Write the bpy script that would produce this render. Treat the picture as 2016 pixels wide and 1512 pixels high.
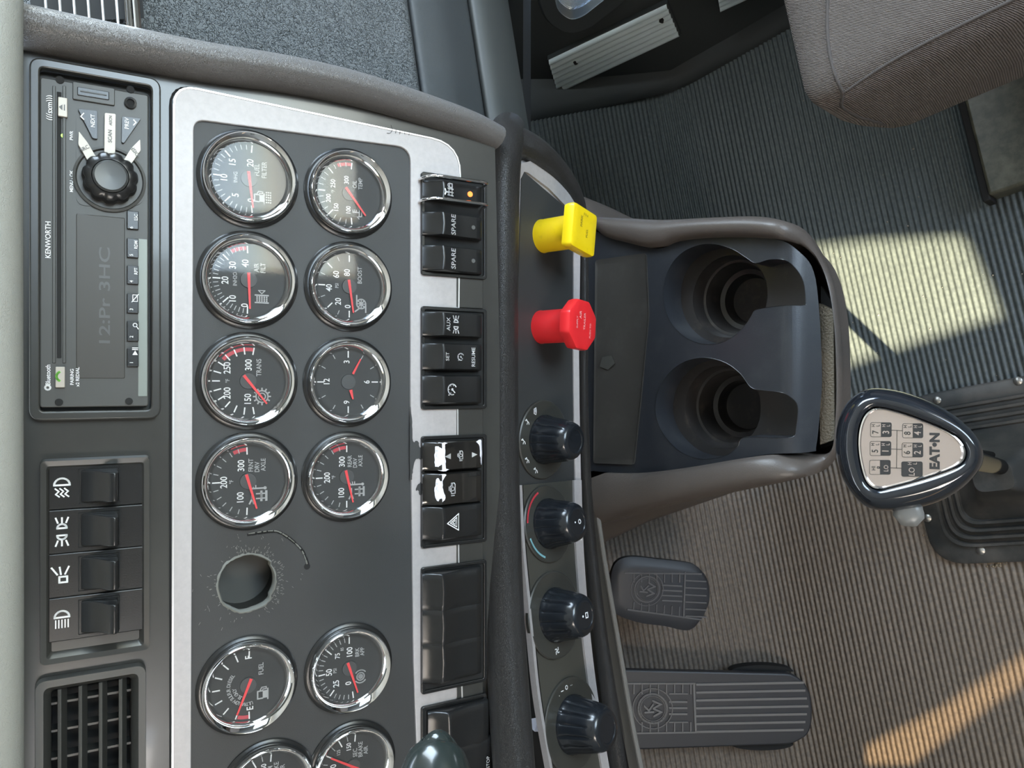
import bpy, bmesh, math, random
from mathutils import Vector, Matrix, noise
random.seed(7)
rad = math.radians
for o in list(bpy.data.objects): bpy.data.objects.remove(o)
COL = bpy.context.scene.collection
SC = bpy.context.scene

# ------------------------------------------------------------------ camera
TH = rad(45.0); FPX = 1500.0
CAM = Vector((0, 0, 1.2))
FW = Vector((0, math.cos(TH), -math.sin(TH)))
RT = Vector((0, -math.sin(TH), -math.cos(TH)))      # picture right = down and back
UPI = Vector((1, 0, 0))                              # picture up = passenger side
cd = bpy.data.cameras.new('camera'); cam = bpy.data.objects.new('camera', cd); COL.objects.link(cam)
cam.matrix_world = Matrix((( RT.x, UPI.x, -FW.x, CAM.x), (RT.y, UPI.y, -FW.y, CAM.y), (RT.z, UPI.z, -FW.z, CAM.z), (0, 0, 0, 1)))
cd.sensor_width = 36; cd.lens = 36 * FPX / 2016; cd.clip_start = 0.02; cd.clip_end = 200
SC.camera = cam
SC.view_settings.view_transform = 'Standard'; SC.view_settings.look = 'None'
SC.view_settings.gamma = 1; SC.view_settings.use_curve_mapping = False
SC.view_settings.exposure = 1.05

# ------------------------------------------------------------------ light
CAB = Matrix.Rotation(rad(12), 4, 'Z')               # the cab stands turned against the driver-facing dash centre
w = bpy.data.worlds.new('sky'); SC.world = w; w.use_nodes = True
nt = w.node_tree; bg = nt.nodes['Background']
st = nt.nodes.new('ShaderNodeTexSky'); st.sky_type = 'NISHITA'; st.sun_disc = False
st.sun_elevation = rad(42); st.sun_rotation = rad(215)
nt.links.new(st.outputs[0], bg.inputs[0]); bg.inputs[1].default_value = 0.8
SUND = Vector((0.45, 0.60, -0.66)).normalized()
sl = bpy.data.lights.new('sun', 'SUN'); sl.energy = 15; sl.angle = rad(0.6); sl.color = (1.0, 0.88, 0.58)
so = bpy.data.objects.new('sun', sl); COL.objects.link(so); so.rotation_euler = SUND.to_track_quat('-Z', 'Y').to_euler()
def area(name, loc, to, sx, sy, e, c):
    l = bpy.data.lights.new(name, 'AREA'); l.shape = 'RECTANGLE'; l.size = sx; l.size_y = sy; l.energy = e; l.color = c
    o = bpy.data.objects.new(name, l); COL.objects.link(o)
    p = CAB @ Vector(loc); q = CAB @ Vector(to); o.location = p
    d = (q - p).normalized(); z = -d; x = Vector((0, 0, 1)).cross(z).normalized(); y = z.cross(x)
    o.matrix_world = Matrix(((x.x, y.x, z.x, p.x), (x.y, y.y, z.y, p.y), (x.z, y.z, z.z, p.z), (0, 0, 0, 1)))
    return o
area('daylight_passenger_window', (1.12, 0.25, 1.35), (0.0, 0.2, 0.8), 0.95, 0.55, 13, (0.80, 0.93, 1.0))
area('daylight_windscreen', (0.0, 1.22, 1.62), (0.0, 0.2, 0.9), 1.7, 0.5, 9, (0.86, 0.95, 1.0))
area('daylight_rear_window', (0.62, -1.72, 1.25), (0.2, 0.4, 0.9), 1.1, 0.95, 13, (0.80, 0.93, 0.95))
area('daylight_driver_window', (-1.15, -0.2, 1.45), (0.0, 0.4, 0.5), 1.0, 0.5, 21, (1.0, 0.88, 0.74))

# ------------------------------------------------------------------ picture <-> place
def ray(x, y): return FW + RT * ((x - 1008) / FPX) + UPI * ((756 - y) / FPX)
def P(x, y, z): return CAM + ray(x, y) * z
class Plane:
    def __init__(s, o, ax, up):
        s.o = Vector(o); s.ax = Vector(ax).normalized(); n = s.ax.cross(Vector(up)).normalized(); s.n = n; s.up = n.cross(s.ax).normalized()
        s.M = Matrix(((s.ax.x, s.up.x, n.x, s.o.x), (s.ax.y, s.up.y, n.y, s.o.y), (s.ax.z, s.up.z, n.z, s.o.z), (0, 0, 0, 1)))
    def w(s, x, y, n=0):
        r = ray(x, y); t = ((s.o + s.n * n - CAM).dot(s.n)) / r.dot(s.n); return CAM + r * t
    def l(s, x, y, n=0):
        d = s.w(x, y, n) - s.o; return Vector((d.dot(s.ax), d.dot(s.up)))
    def at(s, a, b, n=0):   # frame with its origin at local a,b,n
        return s.M @ Matrix.Translation((a, b, n))
    def poly(s, pts, n=0): return [s.l(x, y, n) for x, y in pts]
D1 = RT * 0.872 + FW * 0.491
P1 = Plane(CAM + FW * 0.6146, (1, 0, 0), -D1)                       # gauge / radio panel
P2 = Plane(P(1015, 640, 0.655), (1, 0, 0), (0, -0.087, 0.996))      # lower panel with the air knobs
_A = P(1032, 952, 0.662); _B = P(1092, 1512, 0.632)
P3 = Plane(_A, _A - _B, (0, -0.087, 0.996))                          # heater panel
PT = Plane((0, 0, 0.565), (1, 0, 0), (0, 1, 0))                      # console top
PF = Plane((0, 0, 0.0), (1, 0, 0), (0, 1, 0))                        # floor

# ------------------------------------------------------------------ materials
MATS = {}
def mat(name, col, rough=0.5, metal=0.0, bump=None, spec=0.5, var=None, coat=0.0, coat_r=0.05, emit=None):
    if name in MATS: return MATS[name]
    m = bpy.data.materials.new(name); m.use_nodes = True; t = m.node_tree; b = t.nodes['Principled BSDF']
    b.inputs['Base Color'].default_value = (*col, 1); b.inputs['Roughness'].default_value = rough
    b.inputs['Metallic'].default_value = metal; b.inputs['Specular IOR Level'].default_value = spec
    b.inputs['Coat Weight'].default_value = coat; b.inputs['Coat Roughness'].default_value = coat_r
    if emit: b.inputs['Emission Color'].default_value = (*emit[0], 1); b.inputs['Emission Strength'].default_value = emit[1]
    tc = None
    if bump or var:
        tc = t.nodes.new('ShaderNodeTexCoord')
    if bump:
        kind, sc, st_, dist = bump
        if kind == 'noise':
            n = t.nodes.new('ShaderNodeTexNoise'); n.inputs['Scale'].default_value = sc; n.inputs['Detail'].default_value = 3; out = n.outputs[0]
        elif kind == 'leather':
            n = t.nodes.new('ShaderNodeTexVoronoi'); n.feature = 'DISTANCE_TO_EDGE'; n.inputs['Scale'].default_value = sc
            ns = t.nodes.new('ShaderNodeTexNoise'); ns.inputs['Scale'].default_value = sc * 0.6; ns.inputs['Detail'].default_value = 2
            mx = t.nodes.new('ShaderNodeMixRGB'); mx.blend_type = 'LINEAR_LIGHT'; mx.inputs[0].default_value = 0.02
            t.links.new(tc.outputs['Object'], ns.inputs[0]); t.links.new(tc.outputs['Object'], mx.inputs[1]); t.links.new(ns.outputs[1], mx.inputs[2]); t.links.new(mx.outputs[0], n.inputs[0])
            rp = t.nodes.new('ShaderNodeValToRGB'); rp.color_ramp.elements[0].position = 0.0; rp.color_ramp.elements[1].position = 0.12
            t.links.new(n.outputs[0], rp.inputs[0]); out = rp.outputs[0]
        elif kind == 'weave':
            mp = t.nodes.new('ShaderNodeMapping'); mp.inputs['Rotation'].default_value = (0, 0, rad(40)); t.links.new(tc.outputs['Object'], mp.inputs[0])
            n = t.nodes.new('ShaderNodeTexWave'); n.wave_type = 'BANDS'; n.inputs['Scale'].default_value = sc; n.inputs['Distortion'].default_value = 1.5; n.inputs['Detail'].default_value = 1; n.inputs['Detail Scale'].default_value = 3
            t.links.new(mp.outputs[0], n.inputs[0]); out = n.outputs[1]
        bn = t.nodes.new('ShaderNodeBump'); bn.inputs['Strength'].default_value = st_; bn.inputs['Distance'].default_value = dist
        if kind == 'noise': t.links.new(tc.outputs['Object'], n.inputs[0])
        t.links.new(out, bn.inputs['Height']); t.links.new(bn.outputs[0], b.inputs['Normal'])
    if var:   # (scale, second colour, low, high)
        sc, c2, lo, hi = var
        n = t.nodes.new('ShaderNodeTexNoise'); n.inputs['Scale'].default_value = sc; n.inputs['Detail'].default_value = 8; n.inputs['Roughness'].default_value = 0.65
        t.links.new(tc.outputs['Object'], n.inputs[0])
        r = t.nodes.new('ShaderNodeValToRGB'); r.color_ramp.elements[0].position = lo; r.color_ramp.elements[1].position = hi
        r.color_ramp.elements[0].color = (*col, 1); r.color_ramp.elements[1].color = (*c2, 1)
        t.links.new(n.outputs[0], r.inputs[0]); t.links.new(r.outputs[0], b.inputs['Base Color'])
    MATS[name] = m; return m
def lens_mat():
    m = bpy.data.materials.new('gauge_lens'); m.use_nodes = True; t = m.node_tree; t.nodes.remove(t.nodes['Principled BSDF'])
    tr = t.nodes.new('ShaderNodeBsdfTransparent'); gl = t.nodes.new('ShaderNodeBsdfGlossy'); gl.inputs['Roughness'].default_value = 0.06
    fr = t.nodes.new('ShaderNodeFresnel'); fr.inputs[0].default_value = 1.40; mx = t.nodes.new('ShaderNodeMixShader')
    t.links.new(fr.outputs[0], mx.inputs[0]); t.links.new(tr.outputs[0], mx.inputs[1]); t.links.new(gl.outputs[0], mx.inputs[2])
    df = t.nodes.new('ShaderNodeBsdfDiffuse'); df.inputs[0].default_value = (0.62, 0.64, 0.62, 1)
    m2 = t.nodes.new('ShaderNodeMixShader'); m2.inputs[0].default_value = 0.035
    t.links.new(mx.outputs[0], m2.inputs[1]); t.links.new(df.outputs[0], m2.inputs[2])
    t.links.new(m2.outputs[0], t.nodes['Material Output'].inputs[0]); return m
LENS = lens_mat()
M_PANEL = mat('matt_black_panel', (0.033, 0.034, 0.034), 0.52, bump=('noise', 1400, 0.25, 0.0004))
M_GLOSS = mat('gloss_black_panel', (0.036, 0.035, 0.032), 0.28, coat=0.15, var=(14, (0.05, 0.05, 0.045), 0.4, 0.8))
M_SILVER = mat('satin_silver', (0.45, 0.425, 0.42), 0.50, 0.25, var=(220, (0.39, 0.365, 0.362), 0.35, 0.8), bump=('noise', 900, 0.1, 0.0003))
M_LINE = mat('bright_silver_edge', (0.75, 0.74, 0.74), 0.3, 0.6)
M_SWITCH = mat('switch_black', (0.013, 0.013, 0.013), 0.27, bump=('noise', 1200, 0.12, 0.0003))
M_SWGLOSS = mat('worn_glossy_switch', (0.014, 0.013, 0.012), 0.15, coat=0.4)
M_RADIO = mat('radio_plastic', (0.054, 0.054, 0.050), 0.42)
M_RADIO2 = mat('radio_display', (0.040, 0.036, 0.030), 0.42)
M_CHROME = mat('chrome', (0.88, 0.87, 0.86), 0.06, 1.0)
M_WHITE = mat('white_ink', (0.80, 0.80, 0.80), 0.5)
M_GREYINK = mat('grey_ink', (0.42, 0.42, 0.42), 0.5)
M_FAINT = mat('faint_ink', (0.075, 0.075, 0.072), 0.4)
M_DIAL = mat('dial_black', (0.016, 0.017, 0.018), 0.6)
M_HUB = mat('dial_hub', (0.045, 0.047, 0.05), 0.5)
M_NEEDLE = mat('needle_red', (0.85, 0.05, 0.06), 0.5)
M_REDINK = mat('red_ink', (0.50, 0.04, 0.06), 0.5)
M_BLUEINK = mat('pale_blue_ink', (0.22, 0.45, 0.50), 0.5)
M_LEATHER = mat('grey_leather', (0.085, 0.092, 0.094), 0.42, bump=('leather', 200, 0.8, 0.0030))
M_RAIL = mat('rail_leather', (0.120, 0.112, 0.106), 0.40, bump=('leather', 260, 0.5, 0.0014))
M_ROLL = mat('roll_leather', (0.036, 0.033, 0.031), 0.40, bump=('leather', 420, 0.9, 0.0020))
M_HOOD = mat('hood_vinyl', (0.30, 0.30, 0.27), 0.6, bump=('leather', 240, 0.3, 0.0008))
M_BROWN = mat('brown_grey_plastic', (0.085, 0.071, 0.062), 0.40, bump=('noise', 700, 0.3, 0.0005))
M_TRAY = mat('console_tray_plastic', (0.018, 0.020, 0.024), 0.34, bump=('noise', 900, 0.2, 0.0004), var=(26, (0.030, 0.032, 0.035), 0.5, 0.75))
M_WELL = mat('cup_well_plastic', (0.024, 0.022, 0.021), 0.30, var=(60, (0.060, 0.050, 0.042), 0.55, 0.75))
M_BAY = mat('bay_plastic', (0.026, 0.024, 0.021), 0.5, var=(30, (0.04, 0.038, 0.034), 0.5, 0.8))
M_YELLOW = mat('yellow_plastic', (0.84, 0.60, 0.008), 0.32, var=(120, (0.62, 0.44, 0.02), 0.6, 0.8))
M_RED = mat('red_plastic', (0.75, 0.025, 0.03), 0.32)
M_KNOB = mat('knob_soft_black', (0.010, 0.012, 0.015), 0.24, coat=0.2)
M_DARK = mat('cavity_black', (0.008, 0.008, 0.008), 0.8)
M_SHIFT = mat('shift_knob_black', (0.012, 0.014, 0.018), 0.12, coat=0.6)
M_PLATE = mat('knob_metal_plate', (0.80, 0.70, 0.66), 0.14, 0.9)
M_RUBBER = mat('boot_rubber', (0.040, 0.041, 0.040), 0.42, var=(14, (0.11, 0.10, 0.09), 0.42, 0.70))
M_PEDAL = mat('pedal_rubber', (0.040, 0.040, 0.044), 0.45)
M_PEDALR = mat('worn_pedal_rib', (0.20, 0.185, 0.175), 0.55)
M_SEAT = mat('seat_fabric', (0.205, 0.172, 0.153), 0.85, bump=('weave', 260, 1.0, 0.0018))
M_SEAT2 = mat('seat_side_fabric', (0.215, 0.180, 0.155), 0.85, bump=('weave', 420, 0.7, 0.0008))
M_SILL = mat('door_panel_dark', (0.040, 0.045, 0.045), 0.55)
M_ALU = mat('ribbed_aluminium', (0.78, 0.88, 0.90), 0.35, 0.25)
M_WALL = mat('cab_wall_trim', (0.16, 0.15, 0.14), 0.8)
M_CEIL = mat('headliner', (0.35, 0.34, 0.32), 0.9)
M_SCREW = mat('screw_steel', (0.45, 0.43, 0.40), 0.35, 0.9)
M_ORANGE = mat('orange_lamp', (1.0, 0.16, 0.02), 0.4, emit=((1.0, 0.16, 0.02), 1.2))
M_GREENLED = mat('green_led', (0.3, 0.8, 0.1), 0.4, emit=((0.4, 1.0, 0.1), 1.0))
M_PALEBTN = mat('pale_button', (0.42, 0.38, 0.33), 0.4, 0.2)
M_WORN = mat('worn_white', (0.78, 0.76, 0.84), 0.45, var=(300, (0.3, 0.3, 0.3), 0.55, 0.75))
M_DUST = mat('dusty_platform', (0.05, 0.05, 0.035), 0.4, var=(40, (0.13, 0.125, 0.09), 0.4, 0.7))
M_PAPER = mat('paper', (0.7, 0.7, 0.8), 0.7)
M_BLACKINK = mat('black_ink', (0.02, 0.02, 0.02), 0.5)
M_TORN = mat('torn_plastic_edge', (0.20, 0.20, 0.18), 0.8)

def floor_mat():
    m = bpy.data.materials.new('ribbed_rubber_floor'); m.use_nodes = True; t = m.node_tree; b = t.nodes['Principled BSDF']
    tc = t.nodes.new('ShaderNodeTexCoord'); sp = t.nodes.new('ShaderNodeSeparateXYZ'); t.links.new(tc.outputs['Object'], sp.inputs[0])
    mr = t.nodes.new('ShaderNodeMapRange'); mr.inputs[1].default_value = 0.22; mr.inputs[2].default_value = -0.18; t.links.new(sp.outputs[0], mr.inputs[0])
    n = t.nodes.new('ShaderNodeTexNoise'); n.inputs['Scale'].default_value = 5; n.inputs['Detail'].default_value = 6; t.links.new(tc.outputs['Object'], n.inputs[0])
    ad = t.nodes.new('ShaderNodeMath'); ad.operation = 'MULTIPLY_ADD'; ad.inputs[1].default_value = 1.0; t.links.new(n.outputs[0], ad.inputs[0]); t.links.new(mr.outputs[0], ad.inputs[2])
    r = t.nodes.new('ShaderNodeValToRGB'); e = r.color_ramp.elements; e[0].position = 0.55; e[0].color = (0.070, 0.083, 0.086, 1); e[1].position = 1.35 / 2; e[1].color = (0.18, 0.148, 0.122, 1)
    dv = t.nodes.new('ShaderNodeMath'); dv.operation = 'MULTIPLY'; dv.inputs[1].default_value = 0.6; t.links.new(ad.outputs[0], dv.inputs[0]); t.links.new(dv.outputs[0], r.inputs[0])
    n2 = t.nodes.new('ShaderNodeTexNoise'); n2.inputs['Scale'].default_value = 180; n2.inputs['Detail'].default_value = 4; t.links.new(tc.outputs['Object'], n2.inputs[0])
    r2 = t.nodes.new('ShaderNodeValToRGB'); r2.color_ramp.elements[0].position = 0.3; r2.color_ramp.elements[0].color = (0.75, 0.75, 0.75, 1); r2.color_ramp.elements[1].position = 0.75; r2.color_ramp.elements[1].color = (1.35, 1.32, 1.25, 1)
    t.links.new(n2.outputs[0], r2.inputs[0])
    mx = t.nodes.new('ShaderNodeMixRGB'); mx.blend_type = 'MULTIPLY'; mx.inputs[0].default_value = 1; t.links.new(r.outputs[0], mx.inputs[1]); t.links.new(r2.outputs[0], mx.inputs[2])
    t.links.new(mx.outputs[0], b.inputs['Base Color']); b.inputs['Roughness'].default_value = 0.5
    return m
M_FLOOR = floor_mat()

# ------------------------------------------------------------------ mesh helpers
class MB:
    def __init__(s): s.bm = bmesh.new()
    def verts(s, pts): return [s.bm.verts.new(p) for p in pts]
    def face(s, vs):
        try: return s.bm.faces.new(vs)
        except ValueError: return None
    def add(s, me, M=Matrix.Identity(4)):
        t = me.copy(); t.transform(M); s.bm.from_mesh(t); bpy.data.meshes.remove(t); return s
    def box(s, c, d, M=None):
        x, y, z = d[0] / 2, d[1] / 2, d[2] / 2
        p = [Vector((c[0] + a * x, c[1] + b * y, c[2] + e * z)) for e in (-1, 1) for b in (-1, 1) for a in (-1, 1)]
        if M: p = [M @ q for q in p]
        v = s.verts(p)
        for f in ((0, 2, 3, 1), (4, 5, 7, 6), (0, 1, 5, 4), (2, 6, 7, 3), (0, 4, 6, 2), (1, 3, 7, 5)): s.face([v[i] for i in f])
        return s
    def loft(s, rings, closed=True, cap0=False, cap1=False):
        rv = [s.verts(r) for r in rings]; n = len(rings[0])
        for a, b in zip(rv, rv[1:]):
            for i in range(n if closed else n - 1):
                j = (i + 1) % n; s.face([a[i], a[j], b[j], b[i]])
        if cap0: s.face(list(reversed(rv[0])))
        if cap1: s.face(rv[-1])
        return s
    def lathe(s, prof, seg=48, c=(0, 0), cap0=False, cap1=False, fn=None):
        rings = []
        for r, z in prof:
            rings.append([Vector((c[0] + r * (fn(i / seg, r, z) if fn else 1) * math.cos(2 * math.pi * i / seg), c[1] + r * (fn(i / seg, r, z) if fn else 1) * math.sin(2 * math.pi * i / seg), z)) for i in range(seg)])
        return s.loft(rings, True, cap0, cap1)
    def prism(s, poly, z0, z1):
        return s.loft([[Vector((p[0], p[1], z0)) for p in poly], [Vector((p[0], p[1], z1)) for p in poly]], True, True, True)
    def stroke(s, pts, w, z, h=0.0002, closed=False):
        pts = [Vector((p[0], p[1])) for p in pts]
        if closed: pts = pts + [pts[0]]
        for a, b in zip(pts, pts[1:]):
            d = b - a
            if d.length < 1e-7: continue
            d.normalize(); n = Vector((-d.y, d.x)) * w / 2; e = d * w * 0.35
            q = [a - e - n, b + e - n, b + e + n, a - e + n]
            s.prism(q, z - h, z)
        return s
    def arc(s, c, r, a0, a1, w, z, n=24):
        return s.stroke([(c[0] + r * math.cos(a0 + (a1 - a0) * i / n), c[1] + r * math.sin(a0 + (a1 - a0) * i / n)) for i in range(n + 1)], w, z)
    def tube(s, path, r, seg=16, caps=True, flat=None):
        path = [Vector(p) for p in path]; rings = []; up = None
        for i, p in enumerate(path):
            t = (path[min(i + 1, len(path) - 1)] - path[max(i - 1, 0)]).normalized()
            if up is None: up = Vector((0, 0, 1)) if abs(t.z) < 0.9 else Vector((1, 0, 0))
            x = t.cross(up).normalized(); y = x.cross(t).normalized(); up = y
            rr = r[i] if isinstance(r, (list, tuple)) else r
            rings.append([p + x * rr * math.cos(2 * math.pi * k / seg) + y * rr * math.sin(2 * math.pi * k / seg) for k in range(seg)])
        return s.loft(rings, True, caps, caps)
    def text(s, txt, size, x, y, z, rot=0, sx=1.0, bold=0.0, align='CENTER', lines=1.0):
        return s.add(text_mesh(txt, bold, align, lines), Matrix.Translation((x, y, z)) @ Matrix.Rotation(rot, 4, 'Z') @ Matrix.Diagonal((size * sx, size, size, 1)))
    def build(s, name, m, parent=None, M=None, smooth=35, bevel=None, sub=0, label=None):
        bmesh.ops.recalc_face_normals(s.bm, faces=s.bm.faces[:])
        me = bpy.data.meshes.new(name); s.bm.to_mesh(me); s.bm.free(); me.materials.append(m)
        for p in me.polygons: p.use_smooth = bool(smooth)
        if smooth: me.set_sharp_from_angle(angle=rad(smooth))
        o = bpy.data.objects.new(name, me); COL.objects.link(o)
        if parent is not None: o.parent = parent
        if M is not None: o.matrix_world = M if parent is None else o.matrix_world
        if M is not None and parent is not None: o.matrix_basis = M
        if bevel:
            b = o.modifiers.new('bevel', 'BEVEL'); b.width = bevel; b.segments = 3; b.limit_method = 'ANGLE'; b.angle_limit = rad(30)
        if sub:
            b = o.modifiers.new('sub', 'SUBSURF'); b.levels = sub; b.render_levels = sub
        if label: o['label'] = label
        return o
_tc = {}
def text_mesh(txt, bold=0.0, align='CENTER', lines=1.0):
    k = (txt, round(bold, 5), align, lines)
    if k not in _tc:
        c = bpy.data.curves.new('t', 'FONT'); c.body = txt; c.size = 1.0; c.align_x = align; c.align_y = 'CENTER'; c.extrude = 0.01; c.offset = 0.012 + bold; c.resolution_u = 3; c.space_line = lines
        o = bpy.data.objects.new('t', c); COL.objects.link(o); bpy.context.view_layer.update()
        _tc[k] = bpy.data.meshes.new_from_object(o.evaluated_get(bpy.context.evaluated_depsgraph_get()))
        bpy.data.objects.remove(o)
    return _tc[k]
def fill2d(outer, holes=(), ext=0.001, bev=0.0):
    c = bpy.data.curves.new('f', 'CURVE'); c.dimensions = '2D'; c.fill_mode = 'BOTH'; c.extrude = ext; c.bevel_depth = bev; c.bevel_resolution = 2
    for pl in [outer] + list(holes):
        sp = c.splines.new('POLY'); sp.points.add(len(pl) - 1); sp.use_cyclic_u = True
        for i, p in enumerate(pl): sp.points[i].co = (p[0], p[1], 0, 1)
    o = bpy.data.objects.new('f', c); COL.objects.link(o); bpy.context.view_layer.update()
    me = bpy.data.meshes.new_from_object(o.evaluated_get(bpy.context.evaluated_depsgraph_get())); bpy.data.objects.remove(o)
    return me
def cr(pts, n=8, closed=False):   # catmull-rom
    pts = [Vector(p) for p in pts]; N = len(pts); out = []
    rng = N if closed else N - 1
    for i in range(rng):
        g = (lambda k: pts[k % N]) if closed else (lambda k: pts[min(max(k, 0), N - 1)])
        a, b, c, d = g(i - 1), g(i), g(i + 1), g(i + 2)
        for j in range(n):
            t = j / n
            out.append(0.5 * ((2 * b) + (c - a) * t + (2 * a - 5 * b + 4 * c - d) * t * t + (3 * b - a - 3 * c + d) * t ** 3))
    if not closed: out.append(pts[-1])
    return out
def roundpoly(pts, r, n=6):
    pts = [Vector((p[0], p[1])) for p in pts]; out = []; N = len(pts)
    for i in range(N):
        p = pts[i]; a = pts[i - 1] - p; b = pts[(i + 1) % N] - p
        rr = r[i] if isinstance(r, (list, tuple)) else r
        rr = min(rr, a.length * 0.49, b.length * 0.49)
        if rr <= 1e-6: out.append(p); continue
        p0 = p + a.normalized() * rr; p1 = p + b.normalized() * rr
        for k in range(n + 1):
            t = k / n; out.append(p0 * (1 - t) ** 2 + p * 2 * t * (1 - t) + p1 * t * t)
    return out
def rrect(cx, cy, w, h, r, n=6):
    return roundpoly([(cx - w / 2, cy - h / 2), (cx + w / 2, cy - h / 2), (cx + w / 2, cy + h / 2), (cx - w / 2, cy + h / 2)], r, n)
def circ(cx, cy, r, n=48): return [Vector((cx + r * math.cos(2 * math.pi * i / n), cy + r * math.sin(2 * math.pi * i / n))) for i in range(n)]
def thing(name, label, cat, M, group=None):
    o = bpy.data.objects.new(name, None); COL.objects.link(o); o.empty_display_size = 0.02; o.matrix_world = M
    o['label'] = label; o['category'] = cat
    if group: o['group'] = group
    return o
def tag(o, label, cat, group=None, kind=None):
    o['label'] = label; o['category'] = cat
    if group: o['group'] = group
    if kind: o['kind'] = kind
    return o
def struct(o, label=None):
    o['kind'] = 'structure'
    if label: o['label'] = label
    return o
def sweep(path, rad_w, rad_n, nrm, seg=20):
    """elliptic sweep; path world pts, rad_w across the path, rad_n along nrm"""
    path = [Vector(p) for p in path]; rings = []; N = len(path)
    for i, p in enumerate(path):
        t = (path[min(i + 1, N - 1)] - path[max(i - 1, 0)]).normalized()
        n = (nrm - t * nrm.dot(t)).normalized(); s = t.cross(n).normalized()
        a = rad_w[i] if isinstance(rad_w, list) else rad_w; b = rad_n[i] if isinstance(rad_n, list) else rad_n
        rings.append([p + s * a * math.cos(2 * math.pi * k / seg) + n * b * math.sin(2 * math.pi * k / seg) for k in range(seg)])
    return rings

# ================================================================== SETTING
# floor with real ribs, bending up into the toe board
def base_profile():
    pts = []; y, z, a = -1.5, 0.0, 0.0; ds = 0.0016
    Y0 = 0.60
    while y < 1.35 and z < 0.75:
        pts.append((y, z, a))
        if y > Y0: a = min(a + ds / 0.16, rad(40))
        y += ds * math.cos(a); z += ds * math.sin(a)
    return pts
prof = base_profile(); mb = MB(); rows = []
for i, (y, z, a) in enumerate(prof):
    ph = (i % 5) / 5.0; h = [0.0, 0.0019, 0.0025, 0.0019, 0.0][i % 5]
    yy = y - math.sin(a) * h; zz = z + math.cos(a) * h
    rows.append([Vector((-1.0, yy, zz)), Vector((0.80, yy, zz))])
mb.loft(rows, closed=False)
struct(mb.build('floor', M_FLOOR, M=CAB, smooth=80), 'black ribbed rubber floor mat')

def wallmesh(name, outer, holes, M, m, th=0.02):
    mb = MB(); mb.add(fill2d(outer, holes, th)); return struct(mb.build(name, m, M=M, smooth=30))
# passenger-side wall, leaning out, with a low viewing window
WR = Plane(CAB @ Vector((0.725, 0, 0)), CAB @ Vector((0, 1, 0)) - CAB @ Vector((0, 0, 0)), CAB @ Vector((math.sin(rad(14)), 0, math.cos(rad(14)))))
# WR: ax = forward, up = up, n = outward/inward
peep = roundpoly(WR.poly([(1085, -60), (1098, 2), (1125, 20), (1148, 12), (1215, -42), (1215, -120), (1085, -120)]), 0.02, 4)
flr = WR.poly([(1500, 30)])[0]
wp = [(-1.7, -0.02), (1.5, -0.02), (1.5, 1.95), (-1.7, 1.95)]
side_win = [(-0.25, 1.05), (0.75, 1.05), (0.65, 1.6), (-0.25, 1.6)]
wallmesh('wall_right', [Vector(p) for p in wp], [peep, [Vector(p) for p in side_win]], WR.M @ Matrix.Translation((0, 0, 0.0)), M_SILL)
# left wall: unseen openings shaped to throw the sun patch and streak onto the floor
WLm = CAB @ Matrix(((0, 0, 1, -0.98), (1, 0, 0, 0), (0, 1, 0, 0), (0, 0, 0, 1)))   # local x = forward, y = up, n = +X cab
WLi = WLm.inverted()
def sun_hole(pix):
    out = []
    c = WLm @ Vector((0, 0, 0)); n = (WLm.to_3x3() @ Vector((0, 0, 1))).normalized()
    for x, y in pix:
        p = PF.w(x, y); t = (c - p).dot(n) / (-SUND).dot(n); q = WLi @ (p - SUND * t); out.append(Vector((q.x, q.y)))
    return out
hole1 = sun_hole([(1560, 466), (1700, 450), (1888, 440), (1940, 540), (1985, 645), (1830, 690), (1650, 748), (1560, 770)])
hole2 = sun_hole([(1700, 1440), (1850, 1360), (2016, 1250), (2090, 1230), (2090, 1330), (1950, 1420), (1800, 1530), (1690, 1530)])
wallmesh('wall_left', [Vector(p) for p in [(-2.6, -0.05), (1.5, -0.05), (1.5, 2.1), (-2.6, 2.1)]], [hole1, hole2], WLm, M_WALL)
Mb = CAB @ Matrix(((1, 0, 0, 0), (0, 0, -1, -1.62), (0, 1, 0, 0), (0, 0, 0, 1)))
wallmesh('wall_back', [Vector(p) for p in [(-0.98, -0.05), (1.3, -0.05), (1.3, 2.0), (-0.98, 2.0)]], [[Vector(p) for p in [(0.06, 0.78), (1.15, 0.78), (1.15, 1.72), (0.06, 1.72)]]], Mb, M_WALL)
Mf = CAB @ Matrix(((1, 0, 0, 0), (0, 0, -1, 1.38), (0, 1, 0, 0), (0, 0, 0, 1)))
wallmesh('wall_front', [Vector(p) for p in [(-0.98, -0.05), (1.3, -0.05), (1.3, 2.0), (-0.98, 2.0)]], [[Vector(p) for p in [(-0.8, 1.3), (0.9, 1.3), (0.85, 1.85), (-0.75, 1.85)]]], Mf, M_WALL)
mb = MB(); mb.box((0.1, -0.1, 1.97), (2.6, 3.4, 0.03)); struct(mb.build('ceiling', M_CEIL, M=CAB, smooth=0))
mb = MB(); mb.box((0, 0, -1.2), (60, 60, 0.05)); struct(mb.build('ground', mat('yard_concrete', (0.72, 0.72, 0.66), 0.9)), 'pale yard ground outside the cab')
tint = bpy.data.materials.new('sun_filter'); tint.use_nodes = True; _t = tint.node_tree; _t.nodes.remove(_t.nodes['Principled BSDF']); _n = _t.nodes.new('ShaderNodeBsdfTransparent'); _n.inputs[0].default_value = (0.42, 0.37, 0.32, 1); _t.links.new(_n.outputs[0], _t.nodes['Material Output'].inputs[0])
mb = MB(); mb.add(fill2d([p * 1.0 for p in hole2], (), .001)); struct(mb.build('streak_filter', tint, M=WLm, smooth=0), 'added unseen sheet that dims the sun streak')  # filter added across the streak opening to weaken the sun there
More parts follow.
